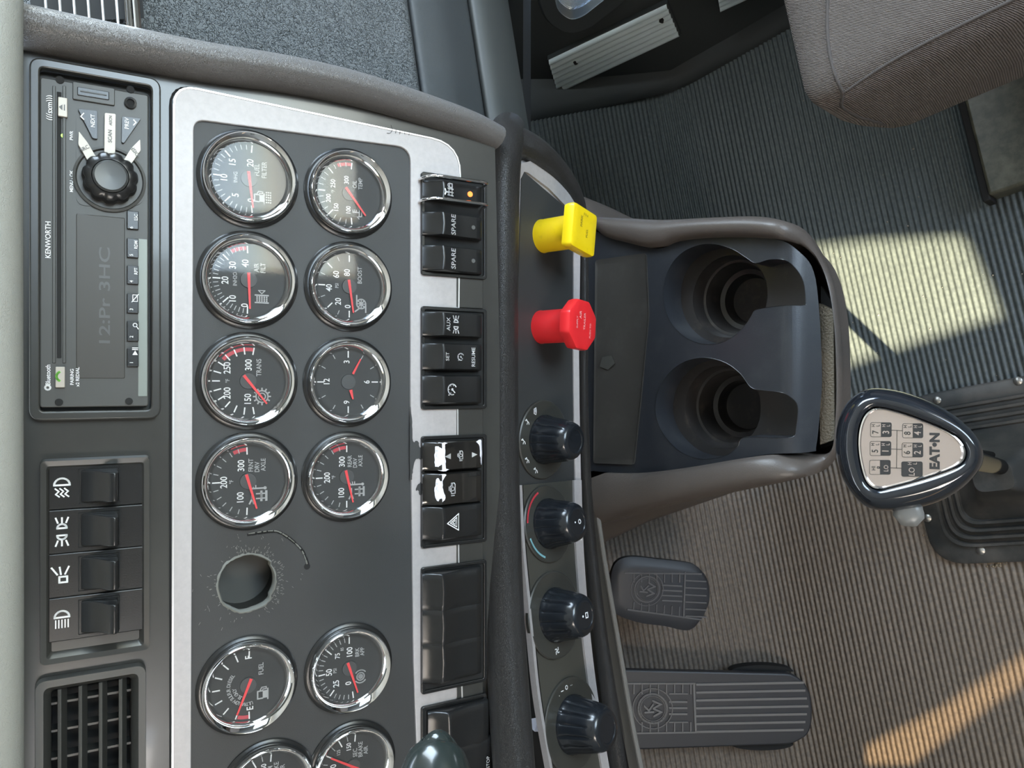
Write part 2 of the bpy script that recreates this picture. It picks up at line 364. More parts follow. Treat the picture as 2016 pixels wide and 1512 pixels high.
# frame lip of the low viewing window
mb = MB(); cxy = sum((Vector(p) for p in peep), Vector((0, 0))) / len(peep)
big = [p + (p - cxy).normalized() * 0.03 for p in peep]
big = [Vector(p) for p in big]
nsg = -1 if (CAM - WR.o).dot(WR.n) < 0 else 1
mb.loft([[Vector((p.x, p.y, nsg * 0.021)) for p in big], [Vector((p.x, p.y, nsg * 0.028)) for p in [q + (cxy - q) * 0.08 for q in big]], [Vector((p.x, p.y, nsg * 0.022)) for p in peep], [Vector((p.x, p.y, -nsg * 0.02)) for p in peep]])
struct(mb.build('window_1', M_SILL, M=WR.M, smooth=50), 'low viewing window in the passenger door')
mb = MB(); mb.add(fill2d(peep, (), 0.001)); struct(mb.build('window_2', LENS, M=WR.M, smooth=0), 'glass pane of the low viewing window')

# ribbed metal plates on the door sill
def sill_plate(quad, nribs, label, holes=()):
    q = [WR.l(x, y, nsg * 0.03) for x, y in quad]        # TL, TR, BR, BL in the picture
    t = thing('kick_plate', label, 'kick plate', WR.M, 'ribbed kick plates on the door sill')
    mb = MB(); o = nsg
    prof_n = nribs * 6
    rr = []
    for i in range(prof_n + 1):
        f = i / prof_n; a = q[0].lerp(q[3], f); b = q[1].lerp(q[2], f)
        h = 0.030 + 0.0055 * abs(math.sin(math.pi * nribs * f)) ** 0.6
        rr.append([Vector((a.x, a.y, o * h)), Vector((b.x, b.y, o * h))])
    mb.loft(rr, closed=False); mb.build('ribbed_plate', M_ALU, t, smooth=50)
    mb = MB(); ctr = sum(q, Vector((0, 0))) / 4
    mb.prism([p + (p - ctr) * 0.02 for p in q], o * 0.018, o * 0.0295); mb.build('backing', M_SILL, t, smooth=30)
    for (x, y) in holes:
        c = WR.l(x, y, nsg * 0.034); mb = MB(); mb.lathe([(0.0045, o * 0.030), (0.0045, o * 0.0345), (0.002, o * 0.0358)], 16, (c.x, c.y), cap1=True); mb.build('screw', M_DARK, t, label='black screw')
sill_plate([(1080, 118), (1312, 8), (1338, 70), (1099, 182)], 7, 'long ribbed aluminium kick plate beside the floor, below the viewing window', [(1133, 124), (1303, 42)])
sill_plate([(1408, -40), (1500, -85), (1530, -30), (1418, 22)], 7, 'second ribbed aluminium kick plate, cut off by the top edge nearer the seat')
# raised curved sill along the wall
mb = MB()
rr = []
for f in [i / 12 for i in range(13)]:
    yc = -0.3 + 1.6 * f
    zb = 0.0
    for (y, z, a) in prof[::4]:
        if y <= yc: zb = z
    rr.append([CAB @ Vector((0.725 + dx, yc, zb + dz)) for dx, dz in ((-0.042, 0.0), (-0.040, 0.010), (-0.026, 0.022), (-0.002, 0.030), (0.008, 0.035), (0.03, 0.045))])
mb.loft(rr, closed=False); struct(mb.build('trim_1', M_SILL, smooth=60), 'rounded dark sill along the passenger-side wall')

# ================================================================== DASHBOARD
dash = thing('dashboard', 'truck dashboard with black panels, silver surround and padded grey edges', 'dashboard', Matrix.Identity(4))
n1 = P1.n
def p1p(pts, n=0): return P1.poly(pts, n)
# gloss black fascia, cut around the silver frame
gp_out = roundpoly(p1p([(378, 236), (806, 292), (806, 800), (812, 1300), (824, 1640), (372, 1640)]), [0.008, 0.012, 0.0, 0, 0, 0])
sil_out = roundpoly(p1p([(341, 170), (902, 287), (896, 800), (898, 1100), (912, 1640), (338, 1640)]), [0.014, 0.024, 0, 0, 0, 0])
fas = roundpoly(p1p([(20, 60), (420, 125), (700, 185), (975, 262), (985, 700), (985, 1100), (1010, 1640), (20, 1640)]), 0.004)
vent_hole = rrect(*((lambda a, b: ((a.x + b.x) / 2, (a.y + b.y) / 2, abs(a.x - b.x), abs(a.y - b.y)))(P1.l(80, 1355), P1.l(272, 1560))), 0.006)
rad_a, rad_b = P1.l(62, 120), P1.l(312, 820)
rad_hole = rrect((rad_a.x + rad_b.x) / 2, (rad_a.y + rad_b.y) / 2, abs(rad_a.x - rad_b.x) - 0.004, abs(rad_a.y - rad_b.y) - 0.004, 0.004)
hc = P1.l(487, 1146); HR = 0.0188
bighole = circ(hc.x, hc.y, 0.027)
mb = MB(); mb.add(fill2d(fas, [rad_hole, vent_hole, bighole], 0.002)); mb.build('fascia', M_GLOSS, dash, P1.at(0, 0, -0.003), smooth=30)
# gauge panel with the empty round hole
hole = []
for i in range(72):
    a = 2 * math.pi * i / 72; r = HR * (1 + 0.05 * noise.noise(Vector((math.cos(a) * 2, math.sin(a) * 2, 1)))+ 0.018 * noise.noise(Vector((math.cos(a) * 9, math.sin(a) * 9, 5))))
    if -2.2 < math.atan2(math.sin(a), math.cos(a)) < -0.9: r = min(r, HR * 0.93)
    hole.append(Vector((hc.x + r * math.cos(a), hc.y + r * math.sin(a))))
mb = MB(); mb.add(fill2d(gp_out, [hole], 0.0015)); mb.build('gauge_panel', M_PANEL, dash, P1.at(0, 0, 0.0005), smooth=30)
# silver surround: sloping inner band + flat outer band
mb = MB()
n_out = sil_out; 
mb.add(fill2d(sil_out, [gp_out], 0.0012, 0.0006), Matrix.Translation((0, 0, 0.0022)))
mb.build('silver_surround', M_SILVER, dash, P1.M, smooth=40)
def edge_line(poly, z, wd, name='edge_line', m=M_LINE, closed=True):
    mb = MB(); mb.stroke(poly, wd, z, 0.001, closed); return mb.build(name, m, dash, P1.M, smooth=30)
edge_line(sil_out, 0.0046, 0.0011)
sil_in = [p for p in gp_out]
# dark groove outside the silver
ce = sum(sil_out, Vector((0, 0))) / len(sil_out)
mb = MB(); mb.stroke([p + (p - ce).normalized() * 0.002 for p in sil_out], 0.0014, 0.0005, 0.001, True); mb.build('groove', M_DARK, dash, P1.M)
# torn rim and scuffs of the empty hole
mb = MB(); rings = []
for i, p in enumerate(hole):
    d = (p - hc).normalized(); k = 1 + 0.6 * noise.noise(Vector((p.x * 900, p.y * 900, 0)))
    rings.append([Vector((*(p + d * 0.0014 * k), 0.0021)), Vector((*(p + d * 0.0003), 0.0021 + 0.0009 * k)), Vector((*(p - d * 0.0004 * k), 0.0014)), Vector((*(p - d * 0.0002), -0.004))])
rings.append(rings[0]); mb.loft(rings, closed=False); mb.build('torn_rim', M_TORN, dash, P1.M, smooth=60)
mb = MB()
ck = cr(p1p([(487, 1052), (520, 1047), (545, 1046), (563, 1055), (580, 1068), (594, 1083), (601, 1098), (605, 1110)]), 6)
for i, (a, b) in enumerate(zip(ck, ck[1:])): mb.stroke([a, b], 0.0012 + 0.0009 * random.random(), 0.0024, 0.0006)
e_ = P1.l(603, 1114); mb.prism(circ(e_.x, e_.y, 0.0022, 9), 0.0016, 0.0023)
mb.build('crack', M_DARK, dash, P1.M, smooth=0, label='dark curved crack in the panel')
mb = MB()
for (a, b) in zip(ck, ck[1:]):
    if random.random() < 0.75: mb.stroke([a + Vector((0.0007, 0.0008)), b + Vector((0.0007, 0.0008))], 0.0004 + random.random() * 0.0006, 0.0026, 0.0003)
for i in range(150):
    a = rad(random.uniform(-150, 20)) if i < 110 else random.uniform(0, 6.28); r = HR * random.uniform(1.03, 1.35)
    c = hc + Vector((math.cos(a), math.sin(a))) * r; d = Vector((math.cos(a + random.uniform(-.5, .5)), math.sin(a))) * random.uniform(0.0003, 0.0016)
    mb.stroke([c, c + d], 0.00025, 0.00215, 0.0002)
for i in range(26):
    a = random.uniform(0, 6.28); r = HR * random.uniform(1.4, 2.0); c = hc + Vector((math.cos(a), math.sin(a))) * r
    mb.stroke([c, c + Vector((random.uniform(-.002, .002), random.uniform(-.001, .001)))], 0.0002, 0.00215, 0.0002)
mb.build('scuff_marks', M_TORN, dash, P1.M, smooth=0)
# board behind the hole
mb = MB(); mb.add(fill2d([Vector((hc.x + p[0] * 0.0016, hc.y + p[1] * 0.0016)) for p in [(-20, -22), (20, -22), (20, 22), (-20, 22)]], [], 0.001), Matrix.Translation((0, 0, -0.030)))
mb.build('backing_board', mat('inner_board', (0.085, 0.085, 0.08), 0.7), dash, P1.M, smooth=0)
mb = MB(); mb.lathe([(0.0268, 0.0), (0.0265, -0.012), (0.0215, -0.013), (0.0213, -0.029)], 40, (hc.x, hc.y)); mb.build('hole_sleeve', mat('sleeve', (0.045, 0.045, 0.042), 0.6), dash, P1.M)
# wear on the silver: chips
def blotch(pix, n=0, name='paint_chip', m=M_PANEL, z=0.0043, rough=0.0006):
    mb = MB(); pl = p1p(pix, z); pl = [p for p in cr(pl, 5, True)]
    pl = [p + Vector((noise.noise(Vector((p.x * 900, p.y * 900, 3))), noise.noise(Vector((p.x * 900, p.y * 900, 9))))) * rough for p in pl]
    mb.add(fill2d(pl, (), 0.00015), Matrix.Translation((0, 0, z))); return mb.build(name, m, dash, P1.M, smooth=0)
blotch([(808, 800), (811, 830), (813, 868), (822, 868), (826, 880), (833, 885), (833, 905), (822, 903), (816, 910), (812, 930), (810, 945), (807, 930), (807, 830)])
blotch([(822, 955), (832, 950), (833, 972), (826, 974), (824, 966), (819, 965)])
# hair and pen ticks on the upper silver band
mb = MB(); z = 0.0048
for pts in ([(762, 262), (768, 262), (772, 256), (770, 246)], [(780, 255), (779, 262)], [(788, 258), (787, 264)], [(797, 259), (797, 264)], [(806, 262), (805, 266)]):
    mb.stroke(cr(p1p(pts, z), 5), 0.00028, z, 0.0002)
mb.build('scratch', M_DARK, dash, P1.M, smooth=0)
# black ledge blocks between switch groups and under the surround
SWG = [(340, 550), (604, 803), (860, 1064), (1118, 1338), (1392, 1640)]
gaps = [(548, 606), (800, 864), (1062, 1120), (1336, 1394)]
for (y0, y1) in gaps:
    a = P1.l(897, y0, 0.003); b = P1.l(950, y1, 0.003)
    mb = MB(); mb.prism(rrect((a.x + b.x) / 2, (a.y + b.y) / 2, abs(a.x - b.x) + 0.002, abs(a.y - b.y), 0.001), 0.0, 0.0042); mb.build('switch_blank', M_GLOSS, dash, P1.M, bevel=0.0006)
for (y0, y1) in SWG:
    a = P1.l(829, y0, 0.004); b = P1.l(955, y1, 0.004)
    o = rrect((a.x + b.x) / 2, (a.y + b.y) / 2, abs(a.x - b.x), abs(a.y - b.y), 0.002); i_ = rrect((a.x + b.x) / 2, (a.y + b.y) / 2, abs(a.x - b.x) - 0.0035, abs(a.y - b.y) - 0.0035, 0.0015)
    mb = MB(); mb.add(fill2d(o, [i_], 0.0014, 0.0005), Matrix.Translation((0, 0, 0.0044))); mb.build('switch_bezel', M_SWITCH, dash, P1.M, smooth=40)
    mb = MB(); mb.prism(o, 0.0, 0.0048); mb.build('switch_bay', M_DARK, dash, P1.M, smooth=0)

# padded rail running up the passenger side of the centre panel
pth = cr([P1.w(-60, 32, 0.004), P1.w(60, 56, 0.004), P1.w(200, 84, 0.004), P1.w(400, 122, 0.004), P1.w(560, 146, 0.004), P1.w(700, 176, 0.003), P1.w(830, 216, 0.0), P1.w(920, 248, -0.004), P1.w(972, 274, -0.008)], 8)
N = len(pth); rw = [0.0128 - 0.002 * i / N for i in range(N)]
mb = MB(); mb.loft(sweep(pth, rw, [0.016] * N, n1), True, True, True); mb.build('padded_rail', M_RAIL, dash, smooth=60)
# padded roll between switches and lower panel
pth = cr([P(1000, 262, 0.672), P(994, 276, 0.652), P(988, 310, 0.637), P(984, 380, 0.632), P(982, 500, 0.63), P(981, 640, 0.63), P(982, 860, 0.63), P(986, 1050, 0.625), P(993, 1230, 0.615), P(1004, 1400, 0.60), P(1018, 1600, 0.58)], 8)
N = len(pth); mb = MB(); mb.loft(sweep(pth, [0.0165] * N, [0.018] * N, -FW), True, True, True); mb.build('padded_roll', M_ROLL, dash, smooth=60)
# padded arc around the lower panel
arc = [(968, 300, .655, 24), (988, 274, .655, 30), (1020, 281, .66, 30), (1060, 301, .675, 26), (1100, 338, .70, 21), (1132, 384, .72, 15), (1147, 440, .735, 10), (1149, 600, .735, 10), (1148, 750, .735, 10), (1151, 900, .735, 11), (1158, 1020, .735, 12), (1174, 1180, .725, 13), (1192, 1320, .715, 15), (1211, 1450, .705, 18), (1234, 1620, .695, 22)]
pp = cr([P(x, y, z) for x, y, z, r in arc], 6); rr = [v.x for v in cr([Vector((r * z / 1500, 0, 0)) for x, y, z, r in arc], 6)]
mb = MB(); mb.loft(sweep(pp, rr, [max(0.007, r * .95) for r in rr], -FW), True, True, True); mb.build('padded_arc', M_ROLL, dash, smooth=60)
# near hood lip along the left of the picture
pth = [P(-43, 1700, .40), P(-42, 1200, .405), P(-42, 756, .41), P(-42, 300, .415), P(-40, 30, .42), P(-38, -160, .43)]
pth = cr(pth, 8); N = len(pth); mb = MB(); mb.loft(sweep(pth, [0.0215] * N, [0.018] * N, -FW), True, True, True); mb.build('hood_lip', M_HOOD, dash, smooth=60)

# passenger-side dash skin
cx_ = CAB.to_3x3() @ Vector((1, 0, 0))
def strip(cols, name, m, e0=-0.03, e1=0.55, ref=200, sm=60):
    mb = MB(); base = cr([P(x, y, z) for x, y, z in cols], 6)
    mb.loft([[p + cx_ * e0 for p in base], [p + cx_ * (e0 + e1) * 0.5 for p in base], [p + cx_ * e1 for p in base]], closed=False)
    return mb.build(name, m, dash, smooth=sm)
strip([(-120, 30, .475), (60, 50, .49), (300, 85, .525), (560, 130, .575), (760, 170, .612), (818, 178, .622), (826, 180, .628), (827, 181, .64)], 'leather_panel', M_LEATHER)
strip([(824, 178, .640), (832, 180, .634), (850, 185, .636), (900, 200, .655), (940, 215, .685), (952, 220, .70), (954, 222, .72)], 'lower_pad', mat('lower_pad_leather', (0.055, 0.060, 0.062), 0.45, bump=('leather', 420, 0.3, 0.0006)))
strip([(950, 222, .712), (962, 225, .700), (990, 232, .705), (1020, 238, .73), (1036, 245, .76), (1040, 250, .80), (1030, 250, .95)], 'bottom_edge_pad', mat('edge_pad', (0.055, 0.058, 0.055), 0.5))
# vent grille cut off at the upper left corner
gv = thing('defrost_grille', 'dark slotted air grille at the upper left corner of the dash', 'air grille', Matrix.Identity(4))
mb = MB(); rr = []
a0 = P(62, 44, .475); a1 = P(284, 36, .50)
for e in (0.0, 0.25): rr.append([a0 + cx_ * e, a1 + cx_ * e])
mb.loft(rr, closed=False); mb.build('grille_recess', M_DARK, gv)
for i, x in enumerate([92, 120, 148, 176, 204, 232]):
    b = P(x, 40, .47 + (x - 62) / 222 * .025 - 0.004); mb = MB(); mb.tube([b - cx_ * 0.02, b + cx_ * 0.25], 0.0008, 6); mb.build('slat', M_LINE, gv)
for x in (254, 270): 
    b = P(x, 30, .49); mb = MB(); mb.tube([b - cx_ * 0.02, b + cx_ * 0.25], 0.0022, 8); mb.build('slat', M_CHROME, gv)

# ------------------------------------------------------------------ radio
rw_, rh_ = abs(rad_a.x - rad_b.x), abs(rad_a.y - rad_b.y); rc = (rad_a + rad_b) / 2
radio = thing('car_radio', 'black truck radio with a big round knob, disc slot and six preset keys', 'radio', P1.at(rc.x, rc.y, 0.0))
def RL(x, y, n=0.006): v = P1.l(x, y, n); return v - rc
mb = MB(); o = rrect(0, 0, rw_, rh_, 0.006); i_ = rrect(0, 0, rw_ - 0.007, rh_ - 0.007, 0.004)
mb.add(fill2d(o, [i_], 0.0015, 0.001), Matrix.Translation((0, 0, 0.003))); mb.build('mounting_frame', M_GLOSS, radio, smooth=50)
A = RL(78, 150, 0.006); B = RL(293, 800, 0.006)
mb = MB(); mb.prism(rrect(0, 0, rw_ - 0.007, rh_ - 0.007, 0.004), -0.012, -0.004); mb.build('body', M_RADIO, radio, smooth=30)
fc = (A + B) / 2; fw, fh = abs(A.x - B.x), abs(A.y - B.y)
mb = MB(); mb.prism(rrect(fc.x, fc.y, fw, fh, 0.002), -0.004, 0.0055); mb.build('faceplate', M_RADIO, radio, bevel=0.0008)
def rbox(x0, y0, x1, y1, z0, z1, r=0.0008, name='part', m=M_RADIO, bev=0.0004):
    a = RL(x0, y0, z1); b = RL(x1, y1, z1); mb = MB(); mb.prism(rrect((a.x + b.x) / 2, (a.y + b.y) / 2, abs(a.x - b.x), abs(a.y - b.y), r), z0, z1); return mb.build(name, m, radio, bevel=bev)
rbox(103, 168, 110, 715, 0.003, 0.0064, .0005, 'slot_lip'); rbox(112, 180, 121, 705, 0.003, 0.0060, .0004, 'disc_slot', M_DARK, 0.0001); rbox(123, 168, 130, 715, 0.003, 0.0066, .0005, 'slot_lip')
rbox(150, 420, 246, 745, 0.003, 0.0059, .001, 'display', M_RADIO2)
rbox(272, 470, 290, 780, 0.003, 0.0058, .0004, 'lower_strip', mat('radio_lower_strip', (0.20, 0.22, 0.20), 0.4, 0.2), 0.0001)
ks = [(414, 452), (468, 508), (522, 560), (577, 617), (631, 672), (685, 722)]
for (y0, y1) in ks: rbox(250, y0, 273, y1, 0.004, 0.0075, 0.0006, 'preset_key', M_SWITCH)
rbox(114, 190, 133, 231, 0.004, 0.0078, 0.0006, 'eject_button', M_PALEBTN); rbox(109, 722, 128, 763, 0.004, 0.0078, 0.0006, 'phone_button', M_PALEBTN)
rbox(143, 160, 226, 208, 0.004, 0.0068, 0.001, 'usb_cover', M_RADIO); rbox(152, 170, 215, 197, 0.006, 0.0074, 0.0006, 'usb_socket', M_SWITCH); rbox(158, 180, 210, 186, 0.007, 0.0078, 0.0003, 'usb_tongue', M_RADIO, 0.0002)
c = RL(257, 203, 0.006); mb = MB(); mb.lathe([(0.0035, 0.005), (0.0035, 0.0072), (0.0022, 0.0075), (0.0020, 0.0058)], 24, (c.x, c.y)); mb.build('aux_socket', M_SWITCH, radio)
for (x, y) in ((257, 203), (257, 176), (118, 157), (116, 792), (254, 790)): mb = MB(); d = RL(x, y, 0.006); mb.prism(circ(d.x, d.y, 0.0022, 18), 0.005, 0.0062); mb.build('screw_hole', M_DARK, radio)
# knob surround and knob
kc = RL(217, 352, 0.008)
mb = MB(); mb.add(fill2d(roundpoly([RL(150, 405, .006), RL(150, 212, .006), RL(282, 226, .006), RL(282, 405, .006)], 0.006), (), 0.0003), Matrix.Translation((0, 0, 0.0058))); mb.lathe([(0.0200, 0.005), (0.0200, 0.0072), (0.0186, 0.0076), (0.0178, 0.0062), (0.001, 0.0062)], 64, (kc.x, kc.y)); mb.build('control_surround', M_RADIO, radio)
mb = MB(); mb.lathe([(0.0156, 0.0055), (0.0152, 0.0125), (0.0140, 0.0142), (0.0102, 0.0148), (0.0100, 0.0128)], 96, (kc.x, kc.y), fn=lambda u, r, z: 1 - (0.085 if r > 0.012 else 0) * (0.5 + 0.5 * math.cos(u * 2 * math.pi * 11)) ** 3); kn = mb.build('volume_knob', M_SWITCH, radio, smooth=50)
mb = MB(); mb.lathe([(0.0099, 0.0126), (0.0097, 0.0150), (0.0085, 0.0163), (0.006, 0.0160), (0.0001, 0.0157)], 48, (kc.x, kc.y)); mb.build('knob_cap', mat('knob_cap', (0.05, 0.052, 0.05), 0.35), kn)
def rpoly(pix, z1, name, m, z0=0.005):
    mb = MB(); mb.prism(roundpoly([RL(x, y, z1) for x, y in pix], 0.0008, 3), z0, z1); return mb.build(name, m, radio, bevel=0.0004)
rpoly([(206, 222), (228, 224), (227, 302), (205, 302)], 0.0088, 'scan_button', M_PALEBTN)
rpoly([(155, 258), (172, 280), (190, 310), (176, 322), (154, 284)], 0.0088, 'source_button', M_PALEBTN)
rpoly([(276, 274), (277, 296), (256, 326), (243, 316), (258, 292)], 0.0088, 'display_button', M_PALEBTN)
rpoly([(153, 214), (192, 218), (192, 274), (182, 272)], 0.0078, 'next_button', M_SWITCH)
rpoly([(240, 229), (278, 233), (244, 282), (239, 280)], 0.0078, 'previous_button', M_SWITCH)
mb = MB()
def rt(txt, x, y, hpx, z=0.0080, rot=0, sx=1.0, align='CENTER'):
    c = RL(x, y, z); a = RL(x - hpx / 2, y, z); b = RL(x + hpx / 2, y, z); s = abs(a.y - b.y) / 0.72; mb.text(txt, s, c.x, c.y, z, rot, sx, align=align)
rt('KENWORTH', 95, 472, 11, 0.0060, sx=.98); 
for y, a, b in ((714, '1', ''), (663, '2', ''), (609, '3', ''), (554, '4', 'RPT'), (502, '5', 'RDM'), (448, '6', 'ESC')):
    rt(a, 259, y, 7); 
    if b: rt(b, 268, y - 20, 7, sx=.9)
rt('NEXT', 183, 238, 8); rt('PREV', 250, 243, 8); rt('PWR', 141, 267, 7, 0.0060); rt('MENU - OK', 141, 357, 7, 0.0060); rt('PAIRING', 142, 742, 7, 0.006); rt('x2 REDIAL', 153, 742, 7, 0.006); rt('Bluetooth', 95, 738, 10, 0.006, sx=.85); rt('(((sxm)))', 98, 212, 13, 0.006, sx=.9)
mb.stroke([RL(165, 235, .008), RL(159, 229, .008), RL(165, 223, .008)], 0.0006, 0.008)
mb.stroke([RL(263, 246, .008), RL(268, 241, .008), RL(263, 236, .008)], 0.0006, 0.008)
a = RL(266, 694, .008); mb.prism([a + Vector(q) * 0.001 for q in ((-1.5, -1.5), (-1.5, 1.5), (1.2, 0))], 0.0078, 0.0080); mb.stroke([a + Vector((0.0018, -0.0015)), a + Vector((0.0018, 0.0015))], .0005, .008); mb.stroke([a + Vector((0.0028, -0.0015)), a + Vector((0.0028, 0.0015))], .0005, .008)
a = RL(266, 640, .008); mb.arc((a.x, a.y), .0011, 0, 6.28, .0005, .008, 12); mb.stroke([a - Vector((.0008, .0008)), a - Vector((.0024, .0018))], .0005, .008)
a = RL(266, 587, .008); mb.stroke([a + Vector(q) * .001 for q in ((-2, -1.3), (2, -1.3), (2, 1.3), (-2, 1.3))], .0004, .008, closed=True); mb.stroke([a + Vector((-.0024, .0018)), a + Vector((.0024, -.0018))], .0005, .008)
a = RL(94, 763, .006); mb.arc((a.x, a.y), .0013, 0, 6.28, .0010, .006, 12)
mb.build('lettering', M_WHITE, radio, smooth=0)
mb = MB(); rt('SCAN', 217, 268, 8, 0.0091); rt('ASCN', 218, 237, 6, .0091); rt('SRC', 167, 292, 8, .0091, rad(125) + math.pi); rt('DISP', 266, 298, 8, .0091, rad(38))
mb.build('button_lettering', M_FAINT, radio, smooth=0)
mb = MB(); a = RL(119, 741, .008); mb.arc((a.x, a.y - .001), .003, rad(30), rad(150), .0013, .0081, 10); mb.build('phone_symbol', mat('green_ink', (0.15, 0.45, 0.05), 0.5), radio, smooth=0)
mb = MB(); a = RL(123, 211, .008); mb.prism([a + Vector(q) * .001 for q in ((-1.6, 0), (1.6, 0), (0, 1.8))], .0078, .0081); mb.stroke([a + Vector((-.0015, -.001)), a + Vector((.0015, -.001))], .0006, .0081); mb.build('eject_symbol', M_FAINT, radio, smooth=0)
mb = MB(); a = RL(124, 267, .006); mb.prism(circ(a.x, a.y, .0011, 12), .0055, .0063); mb.build('power_light', M_GREENLED, radio)
mb = MB(); rt('12:Pr 3HC', 207, 585, 22, 0.0060, sx=1.7); mb.build('display_segments', M_FAINT, radio, smooth=0, label='dim grey digits on the dark display')

# ------------------------------------------------------------------ light switch bank
a = P1.l(78, 905, .003); b = P1.l(295, 1278, .003); bc = (a + b) / 2; bw, bh = abs(a.x - b.x), abs(a.y - b.y)
bank = thing('switch_panel', 'rectangular black bezel around the four lighting toggles', 'switch panel', P1.at(bc.x, bc.y, 0))
mb = MB(); o = rrect(0, 0, bw, bh, 0.003); i_ = rrect(0, 0, bw - .014, bh - .012, 0.0015)
mb.loft([[Vector((*p, 0)) for p in o], [Vector((*p, .006)) for p in [q * .985 for q in o]], [Vector((*p, .0055)) for p in rrect(0, 0, bw - .008, bh - .007, .002)], [Vector((*p, .0015)) for p in i_]], cap0=True)
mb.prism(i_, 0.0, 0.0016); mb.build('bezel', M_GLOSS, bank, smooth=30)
icons = {
 'fog': lambda m, z: (m.arc((0, .001), .0030, 0, math.pi, .0008, z, 12), m.stroke([(-.003, .001), (.003, .001)], .0008, z), [m.stroke([(x - .0008, -.0005), (x + .0006, -.0018), (x - .0006, -.0030), (x + .0008, -.0042)], .0006, z) for x in (-.0018, 0, .0018)]),
 'aux': lambda m, z: ([(m.arc((s * .0016, 0), .0018, rad(90) if s < 0 else rad(-90), rad(270) if s < 0 else rad(90), .0008, z, 10), m.stroke([(s * .0016, -.0018), (s * .0016, .0018)], .0008, z), [m.stroke([(s * .0040, y), (s * .0062, y * 1.5)], .0007, z) for y in (-.0016, 0, .0016)]) for s in (-1, 1)]),
 'park': lambda m, z: (m.stroke([(-.003, -.002), (-.0005, -.002), (-.0005, .001), (-.003, .001)], .0008, z, closed=True), [m.stroke([(.0006, y), (.0038, y * 2.2)], .0007, z) for y in (-.0012, .0004, .0018)]),
 'head': lambda m, z: (m.arc((0, .001), .0028, 0, math.pi, .0008, z, 12), m.stroke([(-.0028, .001), (.0028, .001)], .0008, z), [m.stroke([(x, -.0002), (x, -.0036)], .0005, z) for x in (-.0024, -.0012, 0, .0012, .0024)]),
}
for (yy, ic, lab) in ((961, 'fog', 'black lighting toggle with the fog lamp symbol, topmost in the photo'), (1049, 'aux', 'black lighting toggle with the double lamp symbol'), (1136, 'park', 'black lighting toggle with the parking light symbol'), (1223, 'head', 'black lighting toggle with the headlamp symbol, nearest the air vent')):
    a = P1.l(95, yy, .004); b = P1.l(282, yy, .004); cx0 = a.x; cy0 = (a.y + b.y) / 2; L = a.y - b.y
    t = thing('toggle_switch', lab, 'switch', P1.at(cx0, cy0, 0.0016), 'lighting toggles')
    mb = MB(); mb.prism(rrect(0, 0, 0.0262, L, .0008), -.0002, .0025); mb.build('switch_body', M_SWITCH, t, bevel=.0006)
    # well + paddle
    yt = P1.l(158, yy, .004).y - cy0; yb = P1.l(235, yy, .004).y - cy0
    mb = MB(); ww = .0098
    prof_ = [(yt, .0028, ww), (yt - .004, .0050, ww), (yt - .010, .0095, ww * .95), (yt - .0145, .0165, ww * .92), (yt - .0175, .0190, ww * .9), (yt - .0195, .0185, ww * .9), (yt - .0205, .0150, ww * .9), (yt - .0200, .0028, ww * .95)]
    mb.loft([[Vector((-w_, y, z)) for y, z, w_ in prof_], [Vector((-w_ * .5, y, z)) for y, z, w_ in prof_], [Vector((w_ * .5, y, z)) for y, z, w_ in prof_], [Vector((w_, y, z)) for y, z, w_ in prof_]], True, True, True)
    mb.build('paddle', M_SWITCH, t, bevel=.0008, smooth=50)
    mb = MB(); mb.stroke([(-ww - .0006, yt + .0008), (ww + .0006, yt + .0008), (ww + .0006, yb), (-ww - .0006, yb)], .0005, .0028, closed=True); mb.build('paddle_frame', M_DARK, t, smooth=0)
    mb = MB(); icons[ic](mb, 0.0); yi = P1.l(122, yy, .004).y - cy0
    if ic in ('fog', 'head'):
        for v in mb.bm.verts: v.co.x, v.co.y = v.co.y, -v.co.x
    for v in mb.bm.verts: v.co.x *= 1.35; v.co.y = v.co.y * 1.35 + yi; v.co.z = .0028 + (v.co.z)
    mb.build('symbol', M_WHITE, t, smooth=0)

# ------------------------------------------------------------------ air vent, bottom left
a = P1.l(68, 1340, .003); b = P1.l(288, 1640, .003); vc = (a + b) / 2; vw, vh = abs(a.x - b.x), abs(a.y - b.y)
vent = thing('air_vent', 'square louvred dashboard air vent below the lighting toggles, cut off by the edge', 'air vent', P1.at(vc.x, vc.y, 0))
mb = MB(); o = rrect(0, 0, vw, vh, .006); i_ = rrect(0, 0, vw - .018, vh - .016, .003)
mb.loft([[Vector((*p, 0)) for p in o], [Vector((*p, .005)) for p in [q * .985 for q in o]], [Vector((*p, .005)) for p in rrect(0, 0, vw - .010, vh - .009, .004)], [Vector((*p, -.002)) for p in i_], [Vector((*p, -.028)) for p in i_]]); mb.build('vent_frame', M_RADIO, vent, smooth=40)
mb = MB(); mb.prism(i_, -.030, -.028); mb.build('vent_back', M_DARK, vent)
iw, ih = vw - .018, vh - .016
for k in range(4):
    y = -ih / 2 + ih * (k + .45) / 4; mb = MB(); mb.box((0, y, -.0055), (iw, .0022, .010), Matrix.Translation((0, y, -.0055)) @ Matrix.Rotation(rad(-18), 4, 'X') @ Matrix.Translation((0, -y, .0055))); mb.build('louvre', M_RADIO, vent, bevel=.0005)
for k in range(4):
    x = iw / 2 - .012 - k * .017; mb = MB(); mb.box((x, 0, -.017), (.0014, ih, .010)); mb.build('vane', M_RADIO, vent)

